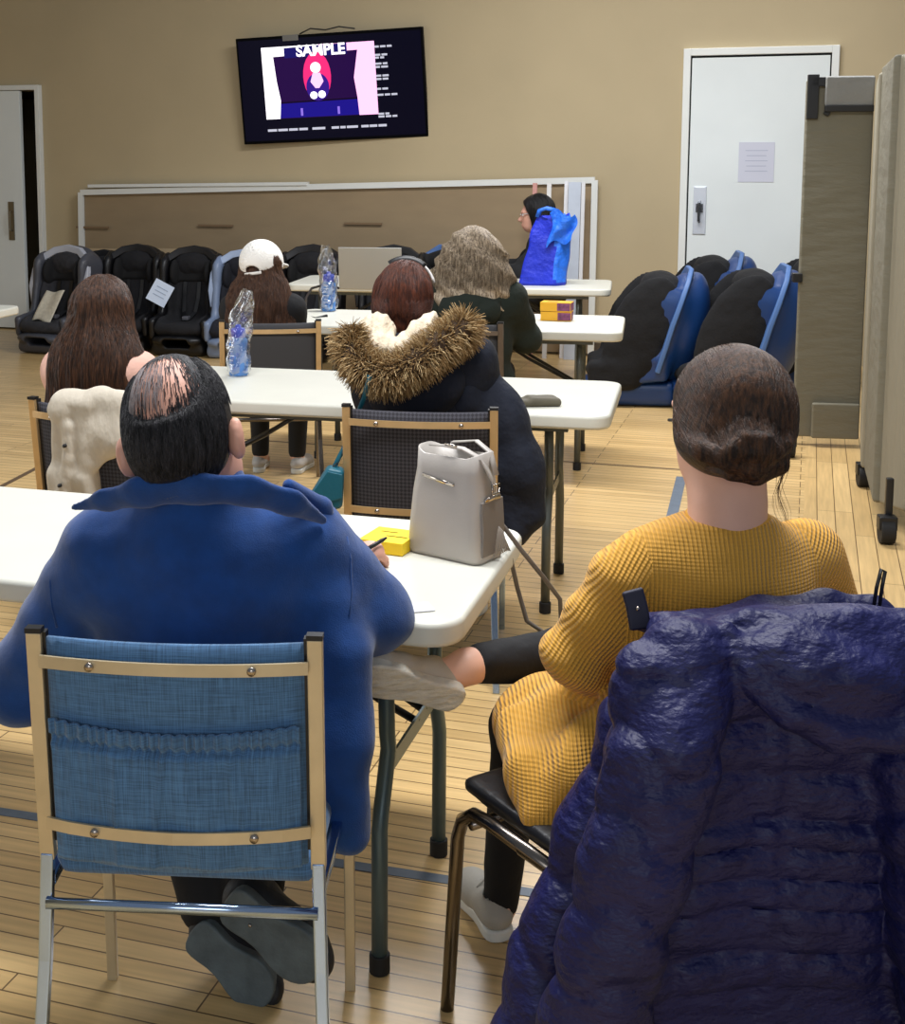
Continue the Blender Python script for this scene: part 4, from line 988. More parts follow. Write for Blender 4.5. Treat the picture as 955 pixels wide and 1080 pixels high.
    strands('loose_hair', loose, .0006, m_brh_s, hr, org)
    MB().tube([W(712, 443, 2.300), W(706, 443, 2.360)], .003, 8).tube([W(722, 447, 2.260), W(709, 443, 2.340)], .003, 8).build('glasses', m_black, body, org=org)
    ch = [W(768, 524, 2.285) + V((.062*math.cos(a), .062*math.sin(a)-.002, -.010*math.sin(a))) for a in [2*PI*q/40 for q in range(41)]]
    MB().tube(ch, .0012, 6, False).build('necklace', m_gold, body, org=org)
mustard_woman()
# ------------------------------------------------------------------ navy puffer coat on her chair
def puffer():
    org = V((CP.x, 2.1, 0)); D = 2.0
    seams = np.array([.30, .365, .44, .49, .54, .585, .665, .75, .84, .93])
    def puff(P):
        z = P[..., 2] + .012*np.sin(P[..., 0]*9); i = np.clip(np.searchsorted(seams, z), 1, len(seams)-1); a, b = seams[i-1], seams[i]
        t = np.clip((z-a)/(b-a), 0, 1); bump = np.power(np.clip(4*t*(1-t), 0, 1), .45)
        xs = (P[..., 0]-.455)/.17; fx = np.abs(xs-np.round(xs)); vert = 1-.55*np.exp(-(fx/.09)**2)
        return .018*bump*vert
    def puff_s(a, b, n):
        a = v3(a); ab = v3(b)-a; L = float(ab@ab)
        def f(P):
            t = ((P-a)@ab)/L*n + .18*np.sin(P[..., 0]*40); fr = t-np.floor(t); return .014*np.power(np.clip(4*fr*(1-fr), 0, 1), .5)
        return f
    s = SDF(); k = .03
    # back panel hanging behind the chair back, front panels inside
    s.box(W(835, 900, 2.0), (.62, .07, .74), .03, R=rotm(.06, 0, .28), k=k, disp=puff)
    s.box(W(905, 900, 1.99), (.34, .07, .80), .03, R=rotm(.06, 0, .12), k=k, disp=puff)
    s.chain([W(705, 670, 2.05), W(665, 760, 2.06), W(622, 880, 2.05), W(578, 1000, 2.03), W(548, 1110, 2.0)], [.024, .03, .038, .042, .046], k=k, flat=((0, 1, 0), .8), disp=puff_s(W(700, 660, 2.05), W(530, 1110, 2.0), 5.3))
    s.chain([W(740, 700, 2.06), W(680, 880, 2.05), W(610, 1090, 2.02)], [.05, .07, .08], k=k, flat=((0, 1, 0), 2.0), disp=puff)
    a, b = W(722, 700, 1.93), W(612, 1120, 1.85)
    s.chain([a, W(702, 800, 1.86), W(668, 920, 1.84), b], [.060, .070, .072, .070], k=.008, flat=((0, 1, 0), 1.15), disp=puff_s(a, b, 5.2))
    s.cap(W(770, 690, 2.0), W(722, 700, 1.93), .05, .056, k=.03)
    sl = puff_s(W(720, 640, 2), W(960, 640, 2), 4)
    a, b = W(940, 700, 1.97), W(1010, 1100, 1.93)
    s.chain([a, W(985, 850, 1.93), b], [.065, .072, .07], k=.02, disp=puff_s(a, b, 6.2))
    # collar roll and hood
    s.chain([W(676, 655, 2.10), W(740, 660, 2.09), W(800, 650, 2.10), W(868, 642, 2.13), W(920, 653, 2.12), W(968, 680, 2.08)], [.012, .022, .028, .03, .032, .03], k=.02)
    s.ell(W(838, 680, 2.03), (.155, .085, .055), k=.03, R=rotm(0, .05, .1)); s.ell(W(872, 712, 1.93), (.155, .075, .072), R=rotm(0, .28, 0), k=.012)
    s.ell(W(790, 672, 1.985), (.09, .045, .04), R=rotm(0, -.15, 0), k=.018); s.ell(W(915, 690, 1.97), (.09, .06, .06), R=rotm(0, .2, 0), k=.02)
    s.chain([W(768, 664, 1.93), W(792, 712, 1.90), W(836, 752, 1.88), W(885, 776, 1.875), W(940, 775, 1.88), W(985, 760, 1.88)], [.014, .022, .026, .030, .030, .03], k=.008)
    s.chain([W(745, 668, 1.985), W(790, 655, 1.96), W(850, 662, 1.94), W(900, 655, 1.95), W(950, 665, 1.96)], [.012, .018, .02, .022, .02], k=.012)
    m_puf = M('navy_puffer_nylon', (19, 22, 74), .52, var=(7, .14), bump=(9, .8, (1, 1, 1.6), .03), bump2=(26, .8, (1, 1, 1.8), .012), spec=.4)
    o = s.build('puffer_coat', m_puf, None, h=.007, noise=[(4.5, .008), (11, .007), (24, .0025)], org=org); o.location = org
    tag(o, 'large navy quilted puffer coat with hood hung over the right hand chair back', 'coat')
    MB().bar([W(667, 622, 2.085), W(672, 640, 2.08), W(676, 664, 2.07)], .035, .012, (0, 1, 0)).build('collar_tab', M('navy_lining', (14, 16, 44), .6), o, org=org, bevel=.004)
    MB().sphere(W(673, 642, 2.068), .004, 8).build('snap_button', m_screw, o, org=org)
    MB().tube([W(922, 640, 2.05), W(925, 620, 2.05), W(930, 600, 2.05), W(934, 603, 2.05), W(931, 618, 2.05), W(928, 640, 2.05)], .0032, 8).build('drawcord', m_black, o, org=org)
puffer()
# ------------------------------------------------------------------ seated people further back, built in their own frame facing +Y
def seated(label, px, py, d, rz, k, top_m, top_name, tr_m, lean=0., bx=0., elx=(.24, .24), shx=(.17, .17), head_yaw=0., skin=None, arm=.0, hoodcol=None, extra=None, hunch=0., shm=None, tilt=0.):
    """px, py = middle of the top of the head, d = distance"""
    ht = 1.31*k; p = W(px, py, d); R0 = Matrix.Rotation(rz, 3, 'Z')
    off = R0 @ V((0, .07+lean, 0))*k; base = V((p.x-off.x, p.y-off.y, 0)); dz = p.z - ht
    skin = skin or m_skin_fair
    J = lambda x, y, z: V((x*k + (bx if z < 1.03 else 0), y*k, z*k + dz*min(1, max(0, (z-.45)/.6))))
    hc = J(0, .07+lean, 1.195); neck = J(0, .04+lean*.8, 1.04); R = rotm(-.1, tilt, head_yaw)
    sh = [J(-shx[0], .03+lean*.75, .985-hunch), J(shx[1], .03+lean*.75, .985-hunch)]; el = [J(-elx[0], .17+lean, .76), J(elx[1], .17+lean, .76)]; wr = [J(-.13, .40+lean*.5, .79), J(.13, .40+lean*.5, .79)]
    hip = [J(-.09, .02, .5), J(.09, .02, .5)]; kn = [J(-.11, .42, .52), J(.11, .42, .52)]; an = [J(-.1, .40, .09), J(.1, .40, .09)]
    s = SDF(); head(s, hc, R, k, neck, .05); s.cap(neck, J(0, .03+lean*.7, .93), .055, .07)
    s.ell(J(0, .02+lean*.6, .88), (.15*k, .09*k, .16*k)); s.ell(J(0, .01+lean*.3, .7), (.14*k, .095*k, .17*k)); s.ell(J(0, .0, .55), (.16*k, .13*k, .1*k))
    for i in (0, 1):
        s.cap(J(0, .03+lean*.75, .97), sh[i], .05, .046); s.cap(sh[i], el[i], .042, .036); s.cap(el[i], wr[i], .035, .024)
        s.cap(hip[i], kn[i], .072, .05); s.cap(kn[i], an[i], .048, .032); s.cap(an[i], an[i]+V((0, .1, -.045)), .03, .026)
        hand(s, wr[i], (-.2 if i else .2, 1, -.1), (0, 0, 1), -1 if i else 1, .95, .3)
    body = s.build('person', skin, None, h=.009); body.location = base; body.rotation_euler = (0, 0, rz); tag(body, label, 'person')
    eyes(body, hc, R, None, k)
    j = SDF(); kk = .05; b = 1.0
    fold = lambda P: .006*np.sin(P[..., 2]*34+P[..., 0]*12)
    g = .018 if shm is None else shm
    j.ell(J(0, .02+lean*.6, .87), (.16*k+g, .10*k+g, .17*k), k=kk, disp=fold); j.ell(J(0, .01+lean*.3, .7), (.155*k+g, .11*k+g, .18*k), k=kk, disp=fold); j.ell(J(0, 0, .56), (.175*k+g, .14*k+g, .1*k), k=kk)
    j.cap(J(0, .03+lean*.75, .975), J(0, .035+lean*.75, 1.005), .085, .06, k=.05)
    for i in (0, 1):
        j.cap(J(0, .03+lean*.75, .965), sh[i], .05+g, .045+g*.8, k=.05+g); j.cap(sh[i], el[i], .048+g*.8, .044+g*.9, k=.03+g, disp=fold); j.cap(el[i], wr[i]*.85+el[i]*.15, .044+g, .032+g*.6, k=.02)
    j.cap(J(0, .04+lean*.8, 1.02), J(0, .05+lean*.9, 1.1), .048, .06, sub=True, k=.01)
    jj = j.build(top_name, top_m, body, h=.009, noise=[(9, .008)])
    t = SDF()
    for i in (0, 1): t.cap(hip[i], kn[i], .085, .062); t.cap(kn[i], an[i]+V((0, 0, .02)), .06, .045)
    t.ell(J(0, .02, .54), (.175*k, .14*k, .08*k)); t.build('trousers', tr_m, body, h=.011)
    for i in (0, 1):
        shoe(V((an[i].x, an[i].y-.06, 0)), V((an[i].x*1.3, an[i].y+.19, 0)), (0, 0, 1), .09, ('shoe_sole', 'shoe_upper'), (m_white, M('white_silver_shoe', (196, 192, 186), .4)), body, None)
    return body, J, hc, R, k, lean
def hair_fall(parent, hc, R, k, hm, zlen, n=1500, r=(.088, .104, .104), spread=1.0, wave=0., name='hair', bulk=.05, az=(-205, 25), taper=.8, sx=1.15, front=True, sub_h=.0075):
    r = [q*k for q in r]; cc = hc + R @ V((0, -.012, .014)); s = SDF(); s.ell(cc, r, R=R, k=.02)
    wv = lambda P: .004*np.sin(P[..., 0]*120) + wave*np.sin(P[..., 2]*70+P[..., 0]*50)
    if zlen > 0:
        q0 = hc + V((0, -.035, -.02)); q1 = hc + V((0, -.075, -zlen))
        s.chain([q0, (q0+q1)/2+V((0, -.01, 0)), q1], [r[0]*sx, r[0]*sx*1.08*spread, r[0]*sx*taper*spread], k=.05, flat=((0, 1, 0), 1.7), disp=wv)
    s.ell(hc + R @ V((0, .105, -.05)), (.12, .095, .14), R=R, sub=True, k=.015)
    h = s.build(name, hm, parent, h=sub_h, noise=[((60, 60, 9), .004)])
    if n:
        paths = []
        for q in range(n):
            a = rnd(*az); e0 = rnd(20, 85); tot = rnd(.6, 1)*zlen if zlen > 0 else .0; pts = []
            o_ = 1+rnd(.0, .05); ph = rnd(0, 6)
            for m_ in range(14):
                t = m_/13; arc = .42 if zlen > 0 else 1.0
                if t < arc: p = ellp(cc, r, R, a, e0*(1-t/arc), o_)
                else:
                    p0 = ellp(cc, r, R, a, 0, o_); q_ = (t-arc)/(1-arc); aa = math.radians(a)
                    tgt = hc + V((math.cos(aa)*r[0]*sx*spread*(1+(taper-1)*q_)*1.03, -.075*q_ + math.sin(aa)*r[0]*.68*sx*(.7+.3*spread), -tot*q_)) ; b_ = min(1, q_*2.5)
                    p = p0.lerp(tgt, b_); p.z = p0.z - tot*q_
                    p = p + V((wave*2.2*math.sin(q_*9+ph), wave*1.5*math.cos(q_*8+ph), 0))
                pts.append(p)
            paths.append(pts)
        wr_ = Wrap(h); paths = [[wr_.on(V(q_), cc, ro) if q_.z > cc.z-.01 else wr_.on(V(q_), V((hc.x, hc.y-.03, 0)), ro, True) for q_ in pt] for pt in paths for ro in (rnd(0, .005),)]
        strands(name+'_strands', paths, .0014, hm, h)
    return h
# long brown hair, pink top
m_pink = M('pink_sweater', (222, 176, 158), .9, bump=(30, .5, (1, 1, 1), .01))
B, J, hc, R, k, ln = seated('woman with long straight brown hair and pale pink top, beige coat on her chair', 110, 294, 4.45, math.radians(-16), .93, m_pink, 'sweater', m_blacktr, lean=.06, shx=(.15, .15), elx=(.19, .19))
hair_fall(B, hc, R, k, m_lbh, .38, 3200, r=(.1, .112, .112), spread=1.5, taper=1.25, sx=1.12)
# white cap
m_blk = M('black_knit_top', (18, 18, 20), .9, bump=(30, .4, (1, 1, 1), .01))
m_leg2 = M('black_leggings', (14, 14, 16), .8)
B, J, hc, R, k, ln = seated('woman in a white baseball cap with long brown hair and a black top', 277, 257, 6.42, math.radians(-8), .97, m_blk, 'top', m_leg2, lean=.0, elx=(.16, .18), shx=(.14, .15))
hair_fall(B, hc, R, k, hairmat('reddish_brown_hair', (56, 34, 22), (112, 76, 52)), .36, 1400, r=(.086, .1, .09), spread=1.55, taper=1.25, wave=.004)
def cap(B, hc, R, k):
    mw = M('white_cap_cotton', (238, 234, 226), .8, bump=(60, .2, (1, 1, 1), .004))
    R = R @ rotm(.1, -.12, -.25); cc = hc + R @ V((0, -.008, .022)); s = SDF(); r = (.108*k, .125*k, .116*k); s.ell(cc, r, R=R, k=.01)
    s.box(cc + R @ V((0, 0, -.15)), (.5, .5, .22), .0, R=R, sub=True, k=.006); s.ell(cc, (r[0]-.008, r[1]-.008, r[2]-.008), R=R, sub=True, k=.004)
    s.ell(cc + R @ V((0, -.12, -.035)), (.034, .05, .024), R=R, sub=True, k=.006)
    c = s.build('baseball_cap', mw, B, h=.006)
    s = SDF(); s.ell(cc + R @ V((0, .13, -.03)), (.075, .075, .012), R=R @ rotm(-.2, 0, 0)); s.build('cap_brim', mw, c, h=.006)
    a = [cc + R @ V((.04*math.cos(t), -.108+.006*abs(math.cos(t)), -.036+.0*t)) for t in (PI, PI*.75, PI/2, PI/4, 0)]
    MB().bar([cc + R @ V((x, -.112+x*x*4, -.046)) for x in (-.045, -.02, 0, .02, .045)], .004, .014, (0, 0, 1)).build('cap_strap', mw, c)
    MB().sphere(cc + R @ V((0, 0, .108*k)), .007, 8).build('cap_button', mw, c)
cap(B, hc, R, k)
# grey blond hair, dark green hoodie
m_hood = M('dark_green_hoodie', (26, 34, 26), .95, bump=(9, .6, (1, 1, 1), .03))
B, J, hc, R, k, ln = seated('woman with wavy grey blond hair and dark green hoodie in the third row', 500, 242, 6.38, math.radians(-10), 1.03, m_hood, 'hoodie', m_blacktr, lean=.0, shm=.035)
hair_fall(B, hc, R, k, m_grh, .19, 2600, r=(.1, .112, .112), spread=1.4, taper=1.15, wave=.012, sx=1.2)
s = SDF(); s.ell(J(0, -.1, .93), (.15, .06, .085), k=.03); s.chain([J(-.14, -.03, 1.0), J(-.08, -.12, .93), J(0, -.145, .885), J(.08, -.12, .93), J(.14, -.03, 1.0)], [.03, .032, .03, .032, .03], k=.02); s.build('hood', m_hood, B, h=.008, noise=[(14, .005)])
# auburn hair, navy parka with fur trim
m_parka = M('navy_parka', (7, 15, 32), .85, var=(6, .2), bump=(7, .8, (1, 1, 1), .03), bump2=(40, .2, (1, 1, 1), .003))
B, J, hc, R, k, ln = seated('woman with auburn hair in a navy parka with brown fur trimmed hood', 427, 277, 4.28, math.radians(-12), .98, m_parka, 'parka', m_blacktr, lean=.10, shm=.045, tilt=.06, bx=.06, elx=(.13, .22), shx=(.12, .16))
h = hair_fall(B, hc, R, k, m_auh, .085, 1500, r=(.09, .106, .106), spread=.8, taper=.6, sx=.95)
def parka_extras(B, J, hc, R, k):
    base = B.matrix_world; bpy.context.view_layer.update(); Mi = B.matrix_world.inverted()
    L = lambda px, py, d: Mi @ W(px, py, d)
    # skirt and right side hanging past the chair
    s = SDF(); fd = lambda P: .008*np.sin(P[..., 0]*40+P[..., 2]*14)
    s.chain([L(498, 395, 4.2), L(522, 440, 4.15), L(545, 495, 4.1), L(556, 545, 4.08)], [.075, .085, .075, .055], k=.05, disp=fd)
    s.chain([L(525, 500, 4.12), L(545, 560, 4.08)], [.05, .045], k=.05, disp=fd); s.chain([L(410, 400, 4.22), L(402, 440, 4.25)], [.04, .05], k=.05, disp=fd)
    s.box(L(450, 415, 4.15), (.36, .16, .14), .06, k=.05)
    s.build('parka_skirt', m_parka, B, h=.01, noise=[(9, .008)])
    path = [L(370, 352, 4.10), L(374, 375, 4.04), L(390, 392, 4.0), L(412, 396, 3.98), L(438, 384, 3.98), L(462, 366, 4.0), L(484, 350, 4.04), L(492, 342, 4.08)]
    s = SDF(); s.chain(path, [.028, .036, .04, .04, .04, .042, .04, .028], k=.03)
    m_fur = M('brown_fur', (146, 116, 72), .8, var=(60, .35)); m_furd = M('fur_base', (60, 44, 28), .9)
    f = s.build('fur_trim', m_furd, B, h=.008, noise=[(30, .006)])
    paths = []
    fine = []
    for i in range(len(path)-1):
        for q in range(6): fine.append((path[i].lerp(path[i+1], q/6), (path[i+1]-path[i]).normalized()))
    for q in range(7000):
        p, t = fine[int(rnd(0, len(fine)-.01))]; a = rnd(0, 2*PI); n1 = t.cross(V((0, 0, 1))).normalized(); n2 = t.cross(n1)
        d = n1*math.cos(a)+n2*math.sin(a); st = p + d*.032 + t*rnd(-.012, .012); ln_ = rnd(.028, .058); dr = (d + V((rnd(-.4, .4), rnd(-.4, .4), rnd(-.8, .1)))*.75 + t*rnd(-.3, .5)).normalized()
        paths.append([st + dr*ln_*m_/4 + V((0, 0, -.006*(m_/4)**2)) for m_ in range(5)])
    strands('fur_fibres', paths, .0017, [m_fur], f)
    strands('fur_fibres', paths[::4], .0019, [M('pale_fur', (204, 178, 132), .8)], f).location = (0, -.004, .002)
    # hood bag hanging under the fur
    s = SDF(); s.ell(L(440, 412, 4.08), (.16, .07, .1), R=rotm(0, -.3, 0)); s.build('hood', m_parka, B, h=.01, noise=[(9, .008)])
    # cream scarf
    m_sc = M('cream_scarf', (224, 208, 182), .9, bump=(70, .8, (1, 1, 1), .01))
    s = SDF(); rib = lambda P: .003*np.sin(P[..., 0]*220)
    s.chain([L(392, 345, 4.12), L(400, 362, 4.06), L(420, 368, 4.03), L(442, 348, 4.05), L(456, 336, 4.12)], [.036, .034, .03, .028, .024], k=.02, disp=rib); s.ell(L(400, 348, 4.1), (.05, .04, .055), disp=rib)
    s.build('scarf', m_sc, B, h=.006, noise=[(40, .003)])
    # sunglasses pushed up on the head
    cc = hc + R @ V((0, -.012, .014)); r = (.096*k, .112*k, .112*k)
    arc = [ellp(cc, r, R, 178 - 0*q, 18+q*0, 1.04) for q in (0,)]
    pts = [cc + R @ V((r[0]*1.03*math.cos(t), .03, r[2]*1.0*math.sin(t))) for t in [PI*(.12+.76*q/16) for q in range(17)]]
    MB().bar(pts, .008, .008, (0, 1, 0)).build('sunglasses', M('white_frame', (226, 222, 218), .35), B)
    p2 = [cc + R @ V((r[0]*1.0*math.cos(t), .012, r[2]*.97*math.sin(t))) for t in [PI*(.3+.4*q/12) for q in range(13)]]
    MB().bar(p2, .03, .01, (0, 1, 0)).build('sunglasses_lens', m_black, B)
parka_extras(B, J, hc, R, k)
# black hair beyond the front table
m_blk2 = M('black_jumper', (12, 12, 14), .9)
B, J, hc, R, k, ln = seated('black haired person in black with glasses facing left behind the blue bag', 566, 207, 10.0, math.radians(82), 1.12, m_blk2, 'jumper', m_blacktr, lean=.0, skin=m_skin)
hair_fall(B, hc, R, k, m_blh, .42, 500, r=(.108, .12, .118), spread=1.15, taper=.9, sub_h=.01)
MB().tube([hc + R @ V((x, .115, .004)) for x in (-.06, -.02, .02, .06)], .004, 8).tube([hc + R @ V((.066, .1, .006)), hc + R @ V((.1, .0, .01))], .004, 8).tube([hc + R @ V((-.066, .1, .006)), hc + R @ V((-.1, .0, .01))], .004, 8).build('glasses', M('pale_glasses_frame', (190, 180, 176), .3), B)
# ================================================================== SMALL THINGS
def solo(o, label, cat, loc=None, rz=None, group=None):
    if loc is not None: o.location = loc
    if rz is not None: o.rotation_euler = (0, 0, rz)
    return tag(o, label, cat, group)
TZ = .741
# grey handbag
def handbag():
    p = Z(480, 583, TZ); t = thing('handbag', 'small grey leather handbag standing on the near end of the nearest table', 'bag', p, math.radians(-38))
    m_l = M('grey_leather', (176, 170, 162), .42, var=(8, .06), bump=(180, .15, (1, 1, 1), .002)); m_g = M('grey_leather_side', (124, 118, 112), .5); m_br = M('bag_metal', (190, 180, 168), .2, metal=1)
    def ring(z, w, d, r, sag=0): return [(x, y, z + sag*(abs(x)/(w/2))**2) for x, y in rrect(w, d, r, 5)]
    secs = [ring(0, .190, .105, .02), ring(.012, .198, .112, .025), ring(.07, .196, .108, .03), ring(.14, .186, .098, .03), ring(.19, .172, .088, .03), ring(.215, .170, .084, .03, .022), ring(.216, .164, .078, .028, .022), ring(.16, .168, .074, .026), ring(.03, .17, .08, .02)]
    n = len(secs[0]); vs = [q for s_ in secs for q in s_]; fs = [(i*n+k, i*n+(k+1) % n, (i+1)*n+(k+1) % n, (i+1)*n+k) for i in range(len(secs)-1) for k in range(n)] + [tuple(range(n))[::-1], tuple(range((len(secs)-1)*n, len(secs)*n))]
    MB().add(vs, fs).build('bag_body', m_l, t)
    MB().bar([(.097, 0, .015), (.100, 0, .07), (.095, 0, .135)], .082, .006, (1, 0, 0)).build('side_gusset', m_g, t, bevel=.002)
    MB().bar([(.097, -.030, .138), (.0985, 0, .140), (.097, .030, .138)], .004, .009, (0, 0, 1)).build('gusset_trim', m_br, t)
    MB().bar([(-.055, -.0470, .178), (0, -.0482, .170), (.03, -.0486, .166)], .003, .007, (0, 0, 1)).build('zip', m_br, t)
    MB().bar([(-.05, -.02, .240), (0, -.035, .247), (.04, -.03, .245), (.082, -.02, .225), (.100, -.005, .18), (.103, 0, .155)], .016, .004, (.4, 0, 1)).bar([(-.03, .03, .240), (.03, .036, .25), (.08, .015, .235), (.103, .004, .19)], .014, .004, (.4, 0, 1)).build('top_strap', m_l, t)
    MB().tube([(.104, -.012, .170), (.106, .012, .170), (.106, .012, .150), (.104, -.012, .150), (.104, -.012, .170)], .0022, 8).tube([(.0, -.04, .252), (.03, -.04, .25)], .003, 8).build('buckle', m_br, t)
    Mi = (Matrix.Translation(p) @ Matrix.Rotation(math.radians(-38), 4, 'Z')).inverted()
    L = lambda x, y, d: Mi @ W(x, y, d)
    MB().bar([L(518, 541, 2.84), L(532, 556, 2.84), L(550, 580, 2.84), L(572, 607, 2.86), L(591, 632, 2.90), L(592, 660, 2.92), L(575, 668, 2.93), L(556, 655, 2.93), L(546, 620, 2.93), L(538, 585, 2.88), L(524, 552, 2.84)], .010, .003, (.3, -1, .3)).build('shoulder_strap', m_g, t)
    tb = MB()
    for q in range(9): x = q*1.6; tb.tube([L(516, 545, 2.80), L(520+x*.8, 560, 2.79), L(522+x*1.1, 588-q, 2.785)], .0016, 5)
    tb.build('tassel', m_l, t)
handbag()
m_yel = M('yellow_paper', (250, 216, 40), .7); m_yel2 = M('yellow_paper_edge', (238, 200, 36), .7, var=(90, .1, (1, 1, 30)))
pd = Z(412, 577, TZ); o = MB().box((0, 0, .014), (.105, .11, .028)).build('sticky_note_pad', m_yel, None, smooth=False, bevel=.001); solo(o, 'thick yellow paper pad beside the writing hand of the man in blue', 'notepad', pd, math.radians(-24))
MB().box((-.01, .02, .029), (.04, .002, .0008)).box((.02, -.01, .029), (.05, .002, .0008)).build('pad_writing', M('pad_ink', (120, 96, 30), .8), o, smooth=False)
a, b = W(386, 580, 2.70), W(408, 567, 2.75); pen = MB().tube([a, a.lerp(b, .8), b], [.0045, .0045, .002], 10).build('pen', m_black, None, org=a); solo(pen, 'dark pen held in the right hand of the man in blue', 'pen', a)
o = MB().box((0, 0, .001), (.09, .05, .0015)).build('paper_slip', m_paper, None, smooth=False); solo(o, 'small white paper slip near the rounded corner of the nearest table', 'paper', Z(432, 642, TZ), .25)
# water bottles in clear bags
m_bot, nt_, b_ = nmat('blue_bottle_plastic'); b_.inputs['Base Color'].default_value = lin((120, 176, 244)); b_.inputs['Roughness'].default_value = .15; b_.inputs['Transmission Weight'].default_value = .55; b_.inputs['IOR'].default_value = 1.2
m_lid = M('bottle_lid', (26, 60, 190), .35); m_film = clear_film('clear_bag_film', (.93, .95, .97, 1), .5)
def bottle(label, p, H, tilt, rz):
    t = thing('water_bottle', label, 'bottle', p, rz, 'blue water bottles in clear plastic bags')
    k = H/.2
    MB().lathe([(.0, .001), (.034, .001), (.038, .006), (.039, .05), (.036, .075), (.034, .09), (.037, .11), (.039, .13), (.036, .148), (.026, .158)], 28).build('bottle_body', m_bot, t).scale = (k, k, k)
    MB().lathe([(.027, .155), (.030, .157), (.030, .185), (.026, .192), (.012, .194), (.011, .205), (.006, .207)], 24).build('bottle_cap', m_lid, t).scale = (k, k, k)
    mk = MB()
    for q in range(7):
        z = .03+.018*q; mk.bar([(-.039*math.cos(a)*1.01, -.039*math.sin(a)*1.01, z) for a in (.5, .75, 1.0, 1.2 if q % 2 else 1.05)], .001, .003, (0, 0, 1))
    mk.build('measure_marks', M('white_print', (230, 236, 244), .5), t).scale = (k, k, k)
    def fl(i, j):
        a = 2*PI*i; z = H*1.72*j; base = .046+.004*math.sin(3*a+9*z*5)+.004*math.sin(5*a-z*60)
        if j > .6: base *= 1-(j-.6)*1.15; base += .007*math.sin(2*a+z*30)
        if j < .03: base *= .8
        return V((base*math.cos(a)*k + tilt*max(0, j-.35)**1.3*.18, base*.9*math.sin(a)*k, z+.004*math.sin(4*a)*j))
    MB().grid(fl, 40, 36).build('plastic_bag', m_film, t)
bottle('blue water bottle in clear plastic on the second table behind the balding head', Z(252, 396, TZ), .20, .35, 0)
bottle('blue water bottle in clear plastic on the third table left of the laptop', Z(347, 328, TZ), .22, -.2, .4)
# laptop and cable
def laptop():
    p = Z(391, 306, TZ); t = thing('laptop', 'open silver laptop on the front table, back of the lid towards the room', 'laptop', p, math.radians(-9))
    MB().box((0, .14, .009), (.42, .28, .016)).build('laptop_base', m_silver, t, bevel=.004)
    ld = MB().box((0, -.018, .145), (.425, .008, .285), rotm(.12, 0, 0)).build('laptop_lid', m_silver, t, bevel=.004)
    MB().box((0, -.012, .145), (.39, .002, .25), rotm(.12, 0, 0)).build('laptop_screen', m_black, ld, smooth=False)
    MB().box((0, .1, .0185), (.36, .12, .002)).build('keyboard', m_black, t, smooth=False)
laptop()
o = MB().tube([W(358, 304, 8.95), W(343, 300, 8.8), W(329, 304, 8.6), W(323, 314, 8.3), W(322, 326, 7.7), W(324, 334, 7.4), W(333, 336, 7.25), W(345, 333, 7.3)], .008, 8).build('power_cord', m_black, None, org=W(358, 304, 8.95)); solo(o, 'black power cord drooping from the front table beside the second bottle', 'cord', W(358, 304, 8.95))
# blue tote
def tote():
    p = Z(577, 300, TZ); t = thing('tote_bag', 'bright royal blue shopping bag standing on the front table', 'bag', p, math.radians(-12))
    m_t = M('royal_blue_fabric', (14, 40, 186), .55, var=(5, .15), bump=(12, .8, (1, 1, 1), .03)); m_t2 = M('light_blue_side', (36, 110, 226), .5, bump=(14, .9, (1, 1, 1), .03))
    def loft(secs):
        n = 4; vs = [V(q) for s_ in secs for q in s_]; fs = [(i*n+k, i*n+(k+1) % n, (i+1)*n+(k+1) % n, (i+1)*n+k) for i in range(len(secs)-1) for k in range(n)] + [(3, 2, 1, 0)]
        return vs, fs
    def body(i, j):       # wraps round: front, side, back, side
        z = .50*j; wl_ = .19-.115*j; wr_ = .13+.055*j*math.sin(3*j); d = .10-.05*j
        pts = [(-wl_, -d), (wr_*.55, -d), (wr_, -d*.2), (wr_, d), (-wl_*.9, d), (-wl_, -d)]
        s_ = i*5; a = int(min(s_, 4)); f = s_-a; x = pts[a][0]*(1-f)+pts[a+1][0]*f; y = pts[a][1]*(1-f)+pts[a+1][1]*f
        cr = .010*math.sin(z*22+x*30)*j
        return V((x+cr, y+cr*.8, z - (.05*abs(math.sin(s_*2.1)) if j > .98 else 0)))
    mb = MB().grid(body, 50, 24); o = mb.build('bag_body', [m_t, m_t2], t); me = o.data
    for pl in me.polygons:
        c = sum((me.vertices[v].co for v in pl.vertices), V())/4
        if c.x > .06 and c.y < .05 and c.z > .03: pl.material_index = 1
    sd = o.modifiers.new('s', 'SOLIDIFY'); sd.thickness = .003
    MB().grid(lambda i, j: V((.02+.17*i+.02*math.sin(j*5), -.09+.02*math.sin(i*7+j*4), .50-.24*j*(1-.3*i)+.03*math.sin(i*6))), 14, 12).build('folded_flap', m_t2, t)
    for y in (-.06, .05): MB().bar([(-.07, y, .47), (-.055, y-.01, .515), (-.01, y-.015, .53), (.04, y-.01, .52), (.06, y, .47)], .025, .003, (0, 1, 0)).build('handle', m_t2, t)
tote()
